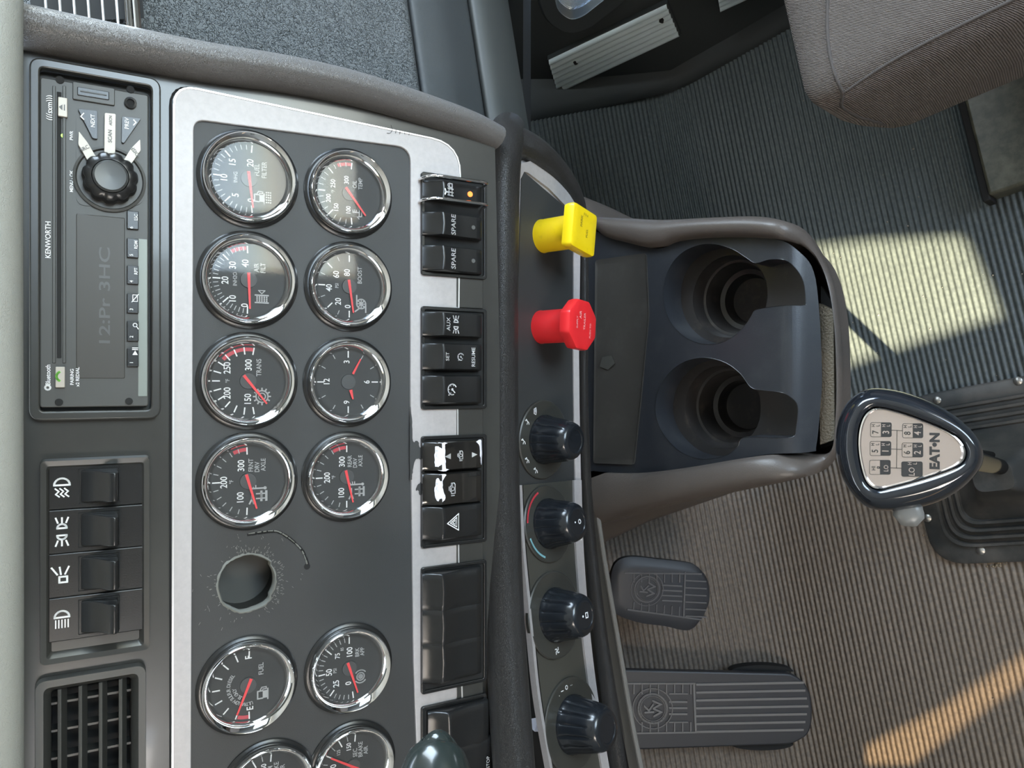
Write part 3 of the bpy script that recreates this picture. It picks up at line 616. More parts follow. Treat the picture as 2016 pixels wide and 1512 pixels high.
# ------------------------------------------------------------------ gauges
def seg_icon(m, kind, c, s, z):
    T = lambda pts: [Vector((c[0] + x * s, c[1] + y * s)) for x, y in pts]
    w_ = s * .13
    if kind in ('pump', 'pumpfilter'):
        m.prism(T([(-.5, -.5), (.25, -.5), (.25, 0), (-.5, 0)]), z - .0002, z); m.stroke(T([(-.5, 0), (-.5, .5), (.25, .5), (.25, 0)]), w_, z); m.stroke(T([(.25, .3), (.6, .1), (.6, -.35), (.4, -.35), (.4, 0)]), w_ * .8, z); m.stroke(T([(-.65, -.5), (.4, -.5)]), w_, z)
        if kind == 'pumpfilter':
            for i in range(5):
                for j in range(3): q = T([(-.5 + i * .27, -.75 - j * .22)])[0]; m.prism([q + Vector(d) * s * .08 for d in ((-1, -1), (1, -1), (1, 1), (-1, 1))], z - .0002, z)
    elif kind == 'filter':
        m.stroke(T([(-.35, -.6), (-.35, .6)]), w_, z); m.stroke(T([(.35, -.6), (.35, .6)]), w_, z); m.stroke(T([(.5, 0), (.8, .3)]), w_ * .6, z); m.stroke(T([(.5, 0), (.8, -.3)]), w_ * .6, z); m.stroke(T([(.8, .3), (.8, -.3)]), w_ * .6, z)
        for i in range(3):
            for j in range(5): q = T([(-.18 + i * .18, -.45 + j * .22)])[0]; m.prism([q + Vector(d) * s * .07 for d in ((-1, -1), (1, -1), (1, 1), (-1, 1))], z - .0002, z)
    elif kind == 'gear':
        m.arc(c, s * .55, 0, 6.283, w_, z, 20); m.arc(c, s * .32, 0, 6.283, w_ * .8, z, 14)
        for i in range(12): a = i * math.pi / 6; m.stroke([(c[0] + s * .6 * math.cos(a), c[1] + s * .6 * math.sin(a)), (c[0] + s * .78 * math.cos(a), c[1] + s * .78 * math.sin(a))], w_, z)
    elif kind == 'axle':
        for x in (-.5, -.1): m.stroke(T([(x, -.7), (x, .1)]), w_ * .8, z); m.stroke(T([(x - .18, -.7), (x + .18, -.7)]), w_ * 1.4, z); m.stroke(T([(x - .18, -.3), (x + .18, -.3)]), w_ * 1.4, z)
        m.stroke(T([(-.5, -.3), (-.1, -.3)]), w_, z); m.stroke(T([(-.9, .3), (-.5, .45), (-.9, .65)]), w_, z); m.stroke(T([(-.5, .45), (0, .45)]), w_, z); m.stroke(T([(.35, -.6), (.35, .6)]), w_, z); m.prism([Vector((c[0] + s * .35 + s * .14 * math.cos(a), c[1] - s * .6 + s * .14 * math.sin(a))) for a in [k * .785 for k in range(8)]], z - .0002, z)
        for y in (.15, .35, .55): m.stroke(T([(.35, y), (.6, y)]), w_ * .7, z)
    elif kind == 'oil':
        m.stroke(T([(-.7, .1), (-.5, .3), (-.4, -.2), (.4, -.2), (.7, .2), (.3, .05), (-.4, .1)]), w_ * .8, z); m.stroke(T([(0, .1), (0, .8)]), w_, z)
        for y in (.4, .6, .8): m.stroke(T([(0, y), (.25, y)]), w_ * .7, z)
    elif kind == 'turbo':
        m.arc(c, s * .45, 0, 6.283, w_, z, 18); m.stroke(T([(0, .45), (.8, .45)]), w_, z); m.stroke(T([(0, -.45), (-.8, -.45)]), w_, z); m.stroke(T([(-.75, .6), (-.45, .2)]), w_, z)
        for i in range(8): a = i * math.pi / 4; m.stroke([c, (c[0] + s * .36 * math.cos(a), c[1] + s * .36 * math.sin(a))], w_ * .8, z)
    elif kind == 'brake':
        m.arc(c, s * .42, 0, 6.283, w_, z, 18); m.arc(c, s * .7, rad(-50), rad(50), w_, z, 8); m.arc(c, s * .7, rad(130), rad(230), w_, z, 8); m.arc(c, s * .15, 0, 6.283, w_ * 2, z, 8)
def gauge(cx, cy, R, label, labels, a0, a1, nt, major, needle, text=None, icon=None, red=None, clock=False, extra=None, rim=0.0055):
    c = P1.l(cx, cy, 0.006); t = thing('gauge', label, 'gauge', P1.at(c.x, c.y, 0.002), 'round chrome-rimmed gauges')
    # black ring under the bezel
    mb = MB(); mb.lathe([(R * 1.10, 0.0), (R * 1.10, .0010), (R * 1.04, .0022), (R, .0022)], 72, cap0=True); mb.build('mounting_ring', M_SWITCH, t, smooth=50)
    mb = MB(); mb.lathe([(R, .001), (R, .0062), (R * .985, .0082), (R * .960, .0090), (R * .938, .0086), (R * .87, .0060), (R * .81, .0034), (R * .795, .0022), (R * .785, .0006)], 96); mb.build('bezel', M_CHROME, t, smooth=60)
    r = R * .795; zf = .0008
    mb = MB(); mb.lathe([(r, zf), (.0001, zf)], 64); dl = mb.build('dial', M_DIAL, t)
    z = zf + .0004; W = MB(); Rd = MB(); Gk = MB()
    def pol(ang, rr): return Vector((rr * math.sin(rad(ang)), rr * math.cos(rad(ang))))
    for i in range(nt + 1):
        a = a0 + (a1 - a0) * i / nt; mj = (i % major == 0)
        (W if mj else Gk).stroke([pol(a, r * .94), pol(a, r * (.76 if mj else .82))], r * (.035 if mj else .022), z)
    if red: 
        n_ = 10
        for i in range(n_): b0 = red[0] + (red[1] - red[0]) * i / n_; b1 = red[0] + (red[1] - red[0]) * (i + 1) / n_; Rd.prism([pol(b0, r * .84), pol(b1, r * .84), pol(b1, r * .94), pol(b0, r * .94)], zf, z - .0002)
    for (s, x, y, h) in labels: W.text(s, h * r, x * r, y * r, z - .0001, sx=.86)
    if text:
        for (s, x, y, h) in text: Gk.text(s, h * r, x * r, y * r, z - .0001, sx=.84)
    if icon: seg_icon(Gk, icon[0], (icon[1] * r, icon[2] * r), icon[3] * r, z)
    if extra: extra(Gk, r, z)
    W.build('numerals', M_WHITE, dl, smooth=0); Gk.build('dial_markings', M_GREYINK, dl, smooth=0)
    if red: Rd.build('red_band', M_REDINK, dl, smooth=0)
    mb = MB(); mb.lathe([(r * .23, zf), (r * .22, zf + .0012), (.0001, zf + .0013)], 32); mb.build('hub', M_HUB, t)
    zn = zf + .0018
    def hand(ang, l0, l1, w0, w1, nm='needle'):
        mb = MB(); d = pol(ang, 1); n = Vector((-d.y, d.x)); mb.prism([d * l0 * r - n * w0 * r, d * l1 * r - n * w1 * r, d * l1 * r + n * w1 * r, d * l0 * r + n * w0 * r], zn - .0004, zn); mb.build(nm, M_NEEDLE, t, smooth=0)
    if clock: hand(needle[0], .25, .55, .05, .02, 'hour_hand'); hand(needle[1], .28, .80, .035, .02, 'minute_hand')
    else: hand(needle, -.2, .82, .042, .022)
    mb = MB(); mb.lathe([(r * 1.01, .0030), (r * .7, .0033), (.0001, .0034)], 48); mb.build('lens', LENS, t, smooth=60)
    return t
H = .255
gauge(492, 350, .0300, 'fuel filter vacuum gauge with a pale sheen, nearest the padded rail in the upper row', [('0', -.60, -.06, H), ('5', -.50, .36, H), ('10', -.06, .66, H), ('15', .40, .44, H), ('20', .45, -.04, H)], -95, 95, 20, 5, -97, [('INHG', 0, .36, .15), ('FUEL', .28, -.22, .19), ('FILTER', .30, -.42, .19)], ('pumpfilter', -.48, -.28, .26))
gauge(491, 550, .0300, 'air filter restriction gauge reading 0 to 40, second in the upper row', [('0', -.72, .10, H), ('10', -.56, .42, H), ('20', -.05, .62, H), ('30', .38, .42, H), ('40', .46, .08, H)], -88, 88, 24, 6, -92, [('INH2O', 0, .36, .15), ('AIR', .36, -.22, .19), ('FILT', .36, -.40, .19)], ('filter', -.52, -.36, .30), red=(58, 86))
gauge(490, 750, .0300, 'transmission temperature gauge with a long red band and needle pointing at the cogwheel', [('150', -.52, 0, H), ('200', -.34, .55, H), ('250', .36, .55, H), ('300', .45, -.02, H)], -100, 100, 12, 1, -128, [('°F', 0, .54, .15), ('TRANS', .38, -.30, .19)], ('gear', -.44, -.38, .30), red=(42, 100))
gauge(490, 948, .0300, 'front drive axle temperature gauge marked FRNT DRV AXLE', [('100', -.46, .20, H), ('200', 0, .64, H), ('300', .44, .18, H)], -88, 88, 12, 6, -106, [('°F', 0, .44, .15), ('FRNT', .44, -.08, .18), ('DRV', .38, -.25, .18), ('AXLE', .44, -.42, .18)], ('axle', -.34, -.26, .34), red=(64, 88))
def fuel_arc(m, r, z):
    s = 'ULTRA LOW SULFUR DIESEL'
    for i, ch in enumerate(s):
        a = -100 + 140 * i / (len(s) - 1)
        if ch != ' ': m.text(ch, .14 * r, .52 * r * math.sin(rad(a)), .52 * r * math.cos(rad(a)), z - .0001, rad(-a), .9)
    for i, ch in enumerate('FUEL ONLY'):
        a = -70 + 60 * i / 8
        if ch != ' ': m.text(ch, .14 * r, .37 * r * math.sin(rad(a)), .37 * r * math.cos(rad(a)), z - .0001, rad(-a), .9)
gauge(490, 1352, .0300, 'fuel level gauge with E and the petrol pump symbol, needle low', [('E', -.66, -.06, H), ('F', .78, -.02, H)], -92, 92, 8, 1, -68, [('FUEL', .40, -.36, .19)], ('pump', -.30, -.40, .28), red=(-92, -72), extra=fuel_arc)
gauge(530, 1556, .0300, 'primary brake air gauge marked PRIM BRAKE AIR, cut off by the bottom edge', [('100', .18, .62, .26), ('150', .60, .12, .2)], -95, 95, 12, 2, 10, [('125', .56, .44, .15), ('PRIM', .46, -.06, .19), ('BRAKE', .46, -.23, .19), ('AIR', .46, -.40, .19)], ('brake', -.4, -.36, .28))
gauge(690, 379, .0293, 'oil temperature gauge, nearest the padded rail in the lower row', [('100', -.52, .02, .2), ('150', -.48, .40, .2), ('200', -.22, .64, .2), ('250', .24, .50, .2), ('300', .40, .08, .2)], -95, 95, 16, 4, -128, [('°F', 0, .5, .14), ('OIL', .30, -.18, .18), ('TEMP', .34, -.36, .18)], ('oil', -.56, -.34, .28), red=(66, 95))
gauge(690, 563, .0293, 'turbo boost gauge marked BOOST reading 0 to 80', [('0', -.62, .04, H), ('20', -.48, .34, H), ('40', -.08, .62, H), ('60', .34, .40, H), ('80', .42, .06, H)], -90, 90, 8, 2, -98, [('PSI', 0, .38, .15), ('BOOST', .36, -.34, .19)], ('turbo', -.52, -.38, .32))
gauge(688, 752, .0293, 'analogue clock with the numerals 3, 6, 9 and 12', [('12', 0, .66, H), ('3', .62, .04, H), ('6', 0, -.60, H), ('9', -.62, .04, H)], 0, 330, 11, 3, (-104, 118), clock=True)
gauge(685, 939, .0293, 'rear drive axle temperature gauge marked REAR DRV AXLE', [('100', -.50, .16, H), ('200', 0, .60, H), ('300', .46, .14, H)], -90, 90, 12, 6, -103, [('°F', 0, .40, .15), ('REAR', .46, -.10, .18), ('DRV', .40, -.27, .18), ('AXLE', .46, -.44, .18)], ('axle', -.38, -.30, .34), red=(62, 88))
gauge(690, 1318, .0293, 'brake application gauge marked BRK APP in the lower row', [('0', -.46, .02, H), ('25', -.40, .40, H), ('50', -.02, .62, H), ('75', .44, .36, .21), ('100', .48, -.02, H)], -98, 90, 20, 5, -108, [('PSI', 0, .44, .15), ('85', .62, .22, .13), ('BRK', .44, -.26, .18), ('APP', .44, -.42, .18)], ('brake', -.32, -.36, .28))
gauge(697, 1512, .0293, 'secondary brake air gauge marked SEC BRAKE AIR, needle at 100', [('50', -.45, .4, H), ('100', .04, .60, H), ('150', .62, .12, .2)], -95, 95, 12, 2, 32, [('PSI', -.1, .36, .15), ('125', .52, .44, .15), ('SEC', .40, -.08, .19), ('BRAKE', .46, -.25, .19), ('AIR', .40, -.42, .19)], ('brake', -.4, -.36, .28))

# ------------------------------------------------------------------ rocker switches
def zr(ht):
    pr = [(-.5, .0060), (-.47, .0076), (-.38, .0082), (-.2, .0084), (0, .0094), (.17, .0118), (.205, .0122), (.235, .0116), (.27, .0098), (.34, .0072), (.44, .0048), (.5, .0040)]
    def f(y):
        y /= ht
        for (a, za), (b, zb) in zip(pr, pr[1:]):
            if y <= b: return za + (zb - za) * max(0, (y - a)) / (b - a) + .0003
        return .0035
    return f
def rocker(y0, y1, label, sym=None, m=M_SWITCH, lamp=False, x0=834, x1=948, name='rocker_switch', tilt=1.0):
    a = P1.l(x0, y0, .010); b = P1.l(x1, y1, .010); c = (a + b) / 2; wd = abs(a.x - b.x) - .0016; ht = abs(a.y - b.y)
    t = thing(name, label, 'switch', P1.at(c.x, c.y, .004), 'dash rocker switches')
    pr = [(.5, .0), (.5, .0040), (.44, .0048), (.34, .0072), (.27, .0098), (.235, .0116), (.205, .0122), (.17, .0118), (0, .0094), (-.2, .0084), (-.38, .0082), (-.47, .0076), (-.5, .0060), (-.5, 0)]
    mb = MB(); rr = []
    for f in (-1, -.985, -.955, -.89, -.6, 0, .6, .89, .955, .985, 1):
        k = {1: .45, .985: .70, .955: .88, .89: .98}.get(abs(f), 1.0); rr.append([Vector((f * wd / 2, y * ht + .0012 * (abs(f) ** 2) * (1 if .1 < y < .4 else 0), z * k)) for y, z in pr])
    mb.loft(rr, True, True, True); rk_ = mb.build('rocker', m, t, smooth=42)
    if sym:
        mb = MB(); sym(mb, wd, ht); fz = zr(ht)
        for v in mb.bm.verts: v.co.z = fz(v.co.y) + .0002
        mb.build('symbol', M_WHITE, rk_, smooth=0)
    if lamp is not None and lamp:
        mb = MB(); mb.prism(circ(0, -ht * .27, .0021, 20), .006, .0088); mb.build('indicator_lamp', M_ORANGE, t)
    elif lamp is None:
        mb = MB(); mb.prism(circ(0, -ht * .33, .0016, 20), .006, .0085); mb.build('indicator_lamp', M_FAINT, t)
    return t, wd, ht
def flat(m, z=.0092, y=0.0, k=1.0):   # put icon drawn at z=0 on the rocker face
    for v in m.bm.verts: v.co.x *= k; v.co.y = v.co.y * k + y; v.co.z += z
def s_spare(m, wd, ht): m.text('SPARE', .0057, 0, ht * .03, .0091, sx=1.0)
def s_diff(m, wd, ht):
    T = lambda p: [Vector((x * .001, y * .001)) for x, y in p]
    m.stroke(T([(-3.4, 3.6), (-1.6, 3.0), (.4, 3.6)]), .0010, 0); m.stroke(T([(-1.5, 3.0), (-1.5, .4)]), .0012, 0)
    for y in (.2, -2.6): m.stroke(T([(-3.4, y), (1.2, y)]), .0007, 0); [m.stroke(T([(x, y - .9), (x, y + .9)]), .0010, 0) for x in (-3.4, 1.2, -1.2)]
    m.stroke(T([(-1.2, .2), (-1.2, -2.6)]), .0007, 0); m.stroke(T([(2.2, -2.6), (5.0, -2.6), (5.0, -.2), (2.2, -.2)]), .0009, 0, closed=True); m.arc((.0036, 0), .0012, 0, math.pi, .0008, 0, 8)
    flat(m, .0092, ht * .12, 1.05)
def s_aux(m, wd, ht): icons['aux'](m, 0); flat(m, .0090, -ht * .01, 1.05); m.text('AUX', .0048, 0, ht * .13, .0095)
def gaugeic(m, s):
    m.arc((0, 0), s, rad(200), rad(-60), s * .22, 0, 18); m.stroke([(0, 0), (-s * .62, -s * .62)][::-1], s * .2, 0); m.prism(circ(0, 0, s * .26, 10), -.0002, 0)
    for a in (150, 90, 30, -20): m.stroke([(s * .7 * math.cos(rad(a)), s * .7 * math.sin(rad(a))), (s * math.cos(rad(a)), s * math.sin(rad(a)))], s * .16, 0)
    m.prism(circ(-s * 1.05, s * 0.9 - s * .1, s * .13, 6), -.0002, 0)
def s_set(m, wd, ht):
    gaugeic(m, .0026)
    for v in m.bm.verts: v.co.x, v.co.y = v.co.x, v.co.y
    flat(m, .0091, -ht * .10); m.text('SET', .0042, 0, ht * .15, .0097); m.text('RESUME', .0042, 0, -ht * .33, .0080)
def s_cruise(m, wd, ht): gaugeic(m, .0040); flat(m, .0094, ht * .06)
def engine(m, s):
    T = lambda p: [Vector((x * s, y * s)) for x, y in p]
    m.stroke(T([(-.8, -.5), (-.8, .3), (-.4, .3), (-.4, .55), (.5, .55), (.5, .3), (1.0, .3), (1.0, -.3), (.7, -.5)]), .16 * s, 0, closed=True); m.arc((0, 0), .33 * s, 0, 6.283, .14 * s, 0, 14); m.stroke(T([(-1.15, -.35), (-1.15, .3)]), .16 * s, 0); m.stroke(T([(-.2, .8), (.4, .8)]), .16 * s, 0); m.stroke(T([(.3, .05), (.9, .05)]), .12 * s, 0)
def s_eng1(m, wd, ht):
    engine(m, .0034); flat(m, .0089, -ht * .10)
    m.prism([(-.0022, ht * .09), (.0022, ht * .09), (0, ht * .20)], .0092, .0099); m.prism([(-.0020, -ht * .30), (.0020, -ht * .30), (0, -ht * .40)], .0075, .0084)
def s_eng2(m, wd, ht): engine(m, .0044); flat(m, .0093, ht * .05)
def s_haz(m, wd, ht):
    for s, w_ in ((.0062, .0008), (.0036, .0007), (.0016, .0006)): m.stroke([(-s, -s * .62), (s, -s * .62), (0, s * 1.05)], w_, 0, closed=True)
    flat(m, .0094, ht * .02)
t0, wd, ht = rocker(350, 408, 'rocker switch with the axle lock symbol and a glowing orange lamp', s_diff, lamp=True)
# chrome guards either side of it
for sgn in (-1, 1):
    mb = MB(); pts = [(sgn * wd * .56, ht * .52, 0), (sgn * wd * .56, ht * .50, .008), (sgn * wd * .56, ht * .38, .0155), (sgn * wd * .56, ht * .15, .0165), (sgn * wd * .56, -ht * .2, .0165), (sgn * wd * .56, -ht * .44, .0160), (sgn * wd * .56, -ht * .52, .013), (sgn * wd * .56, -ht * .54, .004), (sgn * wd * .56, -ht * .54, 0)]
    mb.tube(cr(pts, 5), .0011, 10); mb.build('chrome_guard', M_CHROME, t0, smooth=60)
rocker(412, 476, 'rocker switch marked SPARE beside the chrome guard', s_spare, lamp=None)
rocker(478, 543, 'rocker switch marked SPARE, farther from the chrome guard', s_spare, lamp=None)
rocker(610, 668, 'rocker switch marked AUX with twin lamp symbol', s_aux)
rocker(672, 732, 'rocker switch marked SET and RESUME', s_set)
rocker(736, 796, 'rocker switch with a speedometer symbol', s_cruise)
t1, wd, ht = rocker(868, 924, 'engine brake rocker with two white arrows and worn white edges', s_eng1, M_SWGLOSS)
def worn(t, pts, z, name='worn_patch'):
    mb = MB(); pl = [p for p in cr([Vector((x, y, 0)) for x, y in pts], 5, True)]
    pl = [p + Vector((noise.noise(p * 1200), noise.noise(p * 1200 + Vector((5, 5, 5))), 0)) * .0007 for p in pl]; top = [Vector((p.x, p.y, z(p.y))) for p in pl]
    me = fill2d([Vector((p.x, p.y)) for p in pl], (), .0001); mb.add(me)
    for v in mb.bm.verts: v.co.z += z(v.co.y)
    mb.build(name, M_WORN, t, smooth=0)
worn(t1, [(-wd * .45, ht * .30), (-wd * .2, ht * .33), (wd * .2, ht * .33), (wd * .45, ht * .30), (wd * .45, ht * .16), (wd * .40, ht * .2), (wd * .2, ht * .20), (-wd * .2, ht * .19), (-wd * .4, ht * .18), (-wd * .45, ht * .12)], zr(ht))
worn(t1, [(-wd * .3, -ht * .47), (0, -ht * .45), (wd * .3, -ht * .44), (wd * .45, -ht * .38), (wd * .45, -ht * .49), (-wd * .3, -ht * .495)], zr(ht))
t2, wd, ht = rocker(930, 990, 'engine brake rocker with one engine symbol and a worn white corner', s_eng2, M_SWGLOSS)
worn(t2, [(-wd * .42, ht * .28), (-wd * .1, ht * .33), (wd * .25, ht * .32), (wd * .45, ht * .28), (wd * .45, ht * .18), (wd * .25, ht * .24), (-wd * .05, ht * .22), (-wd * .25, ht * .20)], zr(ht))
rocker(996, 1056, 'rocker switch with the hazard warning triangle', s_haz)
rocker(1128, 1192, 'plain black rocker without a symbol, nearest the hazard switch'); rocker(1198, 1258, 'plain black rocker without a symbol, middle one of its three'); rocker(1264, 1328, 'plain black rocker without a symbol, farthest from the hazard switch of its three')
rocker(1402, 1470, 'plain black rocker partly behind the column lever', x0=845, x1=962)
rocker(1476, 1545, 'rocker switch marked STOP, cut off by the bottom edge', lambda m, wd, ht: m.text('STOP', .0040, 0, -ht * .40, .0079), x0=848, x1=970)

# ------------------------------------------------------------------ lower panel with air knobs
lp_in = roundpoly(P2.poly([(1028, 335), (1036, 342), (1118, 412), (1131, 440), (1130, 700), (1130, 958), (1030, 975), (1012, 955), (1016, 700)]), [.003, .003, .004, .005, 0, 0, 0, 0, 0])
lp_out = roundpoly(P2.poly([(1020, 318), (1050, 310), (1132, 368), (1150, 410), (1143, 440), (1140, 700), (1141, 965), (1010, 965), (1010, 700)]), [.004, .008, .008, .004, .003, 0, 0, 0, 0])
mb = MB(); mb.prism(lp_in, -.004, 0); mb.build('lower_panel', M_PANEL, dash, P2.M, smooth=20)
mb = MB(); mb.add(fill2d(lp_out, (), .0012), Matrix.Translation((0, 0, -.0025))); 
# ring proud of the panel
cc = sum(lp_in, Vector((0, 0))) / len(lp_in)
mb.build('lower_silver_back', M_SILVER, dash, P2.M, smooth=20)
mb = MB()
r_in = P2.poly([(1016, 958), (1018, 640), (1024, 355), (1032, 338), (1040, 340), (1080, 370), (1118, 410), (1127, 432), (1130, 460), (1129, 700), (1130, 800), (1133, 960)], .001)
r_out = P2.poly([(1009, 958), (1011, 640), (1016, 340), (1026, 322), (1048, 316), (1102, 342), (1140, 388), (1147, 425), (1143, 460), (1140, 700), (1141, 800), (1144, 960)], .003)
mb.loft([[Vector((*p, -.002)) for p in r_out], [Vector((*p, .003)) for p in r_out], [Vector((*p, .001)) for p in r_in], [Vector((*p, -.003)) for p in r_in]], closed=False)
mb.build('lower_silver_trim', M_SILVER, dash, P2.M, smooth=40)
# heater panel (turned toward the driver)
def curve3(pts, n): return cr(P3.poly(pts, n), 5)
L_ = [(1030, 955), (1033, 1030), (1039, 1110), (1052, 1236), (1066, 1370), (1090, 1512), (1115, 1640)]; Rr = [(1132, 945), (1134, 1030), (1138, 1110), (1148, 1236), (1164, 1370), (1187, 1512), (1210, 1640)]
li = curve3(L_, 0); ri = curve3(Rr, 0)
mb = MB(); mb.loft([[Vector((*a, 0)), Vector((*a.lerp(b, .5), 0)), Vector((*b, 0))] for a, b in zip(li, ri)], closed=False); hp = mb.build('heater_panel', mat('heater_panel_black', (0.048, 0.046, 0.038), 0.5, bump=('noise', 1400, 0.2, 0.0004)), dash, P3.M)
for pts, sg in ((L_, -1), (Rr, 1)):
    dx = 7 if sg < 0 else 13
    a = curve3(pts, .003); b = curve3([(x + sg * dx, y) for x, y in pts], .003)
    mb = MB(); mb.loft([[Vector((*p, -.002)), Vector((*p, .002)), Vector((*q, .003)), Vector((*q, -.003))] for p, q in zip(a, b)], closed=False); mb.build('silver_strip', M_SILVER, dash, P3.M, smooth=30)
# shadow gap lining between roll and heater panel, with papers stuck in it
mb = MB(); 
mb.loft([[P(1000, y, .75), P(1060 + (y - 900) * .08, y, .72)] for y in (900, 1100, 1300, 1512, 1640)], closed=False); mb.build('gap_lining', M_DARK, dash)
mb = MB(); q = [P(1033, 1417, .665), P(1062, 1412, .655), P(1066, 1440, .65), P(1052, 1440, .65), P(1036, 1424, .66)]
n_ = (q[1] - q[0]).cross(q[3] - q[0]).normalized() * .0008; mb.loft([q, [p + n_ for p in q]], True, True, True)
tag(mb.build('folded_paper', M_PAPER, smooth=0), 'folded white paper stuck in the gap behind the heater panel', 'paper')

def heater_knob(pl, cx, cy, R, L, kr, label, deco=None, pr=1.0):
    c = pl.l(cx, cy, 0); t = thing('rotary_knob', label, 'knob', pl.at(c.x, c.y, 0), 'heater control knobs')
    mb = MB(); mb.lathe([(R, -.001), (R, .0018), (R * .97, .0026), (R * .93, .0022), (.0001, .0022)], 64); mb.build('dial_plate', mat('knob_plate', (0.038, 0.037, 0.032), 0.38), t, smooth=50)
    mb = MB(); N_ = 15
    fn = lambda u, r, z: 1 - (.05 if (.004 < z < L * .80) else 0) * max(0, math.cos(u * 2 * math.pi * N_)) ** 6
    mb.lathe([(kr * 1.03, .002), (kr * 1.03, .0045), (kr * 1.0, .0055), (kr * .95, L * .3), (kr * .88, L * .6), (kr * .84, L * .74), (kr * .80, L * .84), (kr * .73, L * .94), (kr * .62, L * 1.0), (kr * .48, L * 1.005), (kr * .46, L * .985), (.0001, L * .985)], 144, fn=fn)
    gp_ = mb.build('grip', M_KNOB, t, smooth=45)
    mb = MB(); mb.box((-kr * .91, 0, L * .55), (.0012, .0016, L * .5)); 
    mb.build('pointer_line', M_WHITE, gp_, Matrix.Rotation(rad(35), 4, 'Z'))
    if deco: deco(t, R, kr, L)
def ring_txt(items, t, R, rr, h, m=M_WHITE):
    mb = MB()
    for s, a in items: mb.text(s, h, rr * R * math.sin(rad(a)), rr * R * math.cos(rad(a)), .0024, 0, .9)
    mb.build('marking', m, t, smooth=0)
def d_mode(t, R, kr, L):
    mb = MB()
    for a in (-66, -35, 0, 35, 62):
        c = Vector((R * .82 * math.sin(rad(a)), R * .82 * math.cos(rad(a)))); T = lambda p: [c + Vector((x * .001, y * .001)) for x, y in p]
        if a == 62: mb.stroke(T([(-3, -1.2), (3, -1.2), (2, 1.6), (-2, 1.6)]), .0005, .0026, closed=True); [mb.stroke(T([(x, -2), (x + .4, 0), (x, 1)]), .0004, .0026) for x in (-1, 0, 1)]
        else: mb.stroke(T([(2.4, 2.2), (.8, 1.2), (-.6, -1.0), (-2.2, -1.4)]), .0007, .0026); mb.prism(circ(c.x + .0014, c.y + .0030, .0007, 8), .0022, .0026); mb.stroke(T([(-2.2, 1.4), (-.6, .8)]), .0006, .0026)
    mb.build('airflow_symbols', M_WHITE, t, smooth=0)
def d_temp(t, R, kr, L):
    for nm, m, a0, a1 in (('red_arc', M_REDINK, 8, 68), ('blue_arc', M_BLUEINK, -68, -20)):
        mb = MB(); mb.arc((0, 0), R * .88, rad(90 - a0), rad(90 - a1), .0017, .0026, 14); mb.build(nm, m, t, smooth=0)
    mb = MB(); mb.arc((0, -.004 + .001), .0017, 0, 6.28, .0008, L * .987, 10); mb.prism(circ(0, .0035, .0008, 8), L * .98, L * .988); mb.build('symbol', M_WHITE, t, smooth=0)
def d_fan(t, R, kr, L):
    mb = MB(); c = Vector((-R * .80, R * .10))
    for i in range(4): a = i * math.pi / 2 + .4; mb.stroke([c, c + Vector((math.cos(a), math.sin(a))) * .0018, c + Vector((math.cos(a + .6), math.sin(a + .6))) * .0030], .0009, .0026)
    mb.stroke([(-.002, -.004), (.002, -.004), (.002, -.001), (-.002, -.001)], .0009, L * .987, closed=True); mb.prism(circ(0, .003, .0010, 8), L * .98, L * .988)
    mb.build('symbol', M_WHITE, t, smooth=0)
def d_slp(t, R, kr, L):
    mb = MB(); 
    for k, a in enumerate((60, 72, 84, 96)): mb.text('.IO:'[k], .005, R * .82 * math.sin(rad(a)), R * .82 * math.cos(rad(a)), .0024)
    mb.build('marking', M_WHITE, t, smooth=0)
heater_knob(P2, 1068, 865, .0355, .036, .0215, 'fluted black airflow knob ringed by seat and windscreen symbols', d_mode)
heater_knob(P3, 1077, 1031, .034, .034, .0215, 'fluted black temperature knob ringed by a red and a blue arc', d_temp)
heater_knob(P3, 1090, 1210, .037, .034, .0225, 'fluted black fan knob with a small fan symbol beside it', d_fan)
heater_knob(P3, 1124, 1425, .0385, .038, .0235, 'fluted black knob nearest the bottom edge, its plate larger', d_slp)
# yellow and red air brake knobs
def air_knob(px, py, kind, label):
    c = P2.l(px, py, 0); M = P2.at(c.x, c.y, 0); t = thing('air_brake_knob', label, 'knob', M, 'push-pull air brake knobs')
    m = M_YELLOW if kind == 'y' else M_RED; r = .0148; L = .036
    mb = MB(); mb.lathe([(r * 1.02, 0), (r, .002), (r, L - .004), (r * .97, L)], 40, cap1=True); mb.build('shank', m, t)
    mb = MB()
    if kind == 'y': o = rrect(0, 0, .038, .040, .0035)
    else: o = roundpoly([(.0232 * math.cos(rad(22.5 + 45 * i)), .0245 * math.sin(rad(22.5 + 45 * i))) for i in range(8)], .002, 3)
    f = lambda s: [p * s for p in o]
    T = Matrix.Translation((0, 0, L)) @ Matrix.Rotation(rad(-8 if kind == 'y' else -4), 4, 'Z') @ Matrix.Rotation(rad(4), 4, 'X')
    mb.loft([[T @ Vector((*p, z)) for p in f(s)] for s, z in ((.80, -.003), (.97, -.001), (1.0, .002), (1.0, .0065), (.975, .0085), (.93, .009), (.5, .0086))], True, True, True); mb.build('cap', m, t, smooth=40)
    mb = MB()
    if kind == 'y':
        mb.text('PARK', .0042, .006, .006, .0091); mb.text('PULL', .0036, -.002, -.004, .0091); mb.text('P O S', .0030, .0135, 0, .0091, rad(90))
        mb.build('worn_lettering', mat('worn_ink', (0.35, 0.27, 0.02), 0.5), t, T, smooth=0)
    else:
        mb.text('TRAILER', .0040, .003, -.002, .0091); mb.text('AIR', .0044, .008, .005, .0091); mb.text('SUPPLY', .0032, .001, .010, .0091); mb.text('PUSH TO', .0032, -.004, -.012, .0091)
        mb.build('worn_lettering', mat('pale_red_ink', (0.85, 0.35, 0.35), 0.5), t, T, smooth=0)
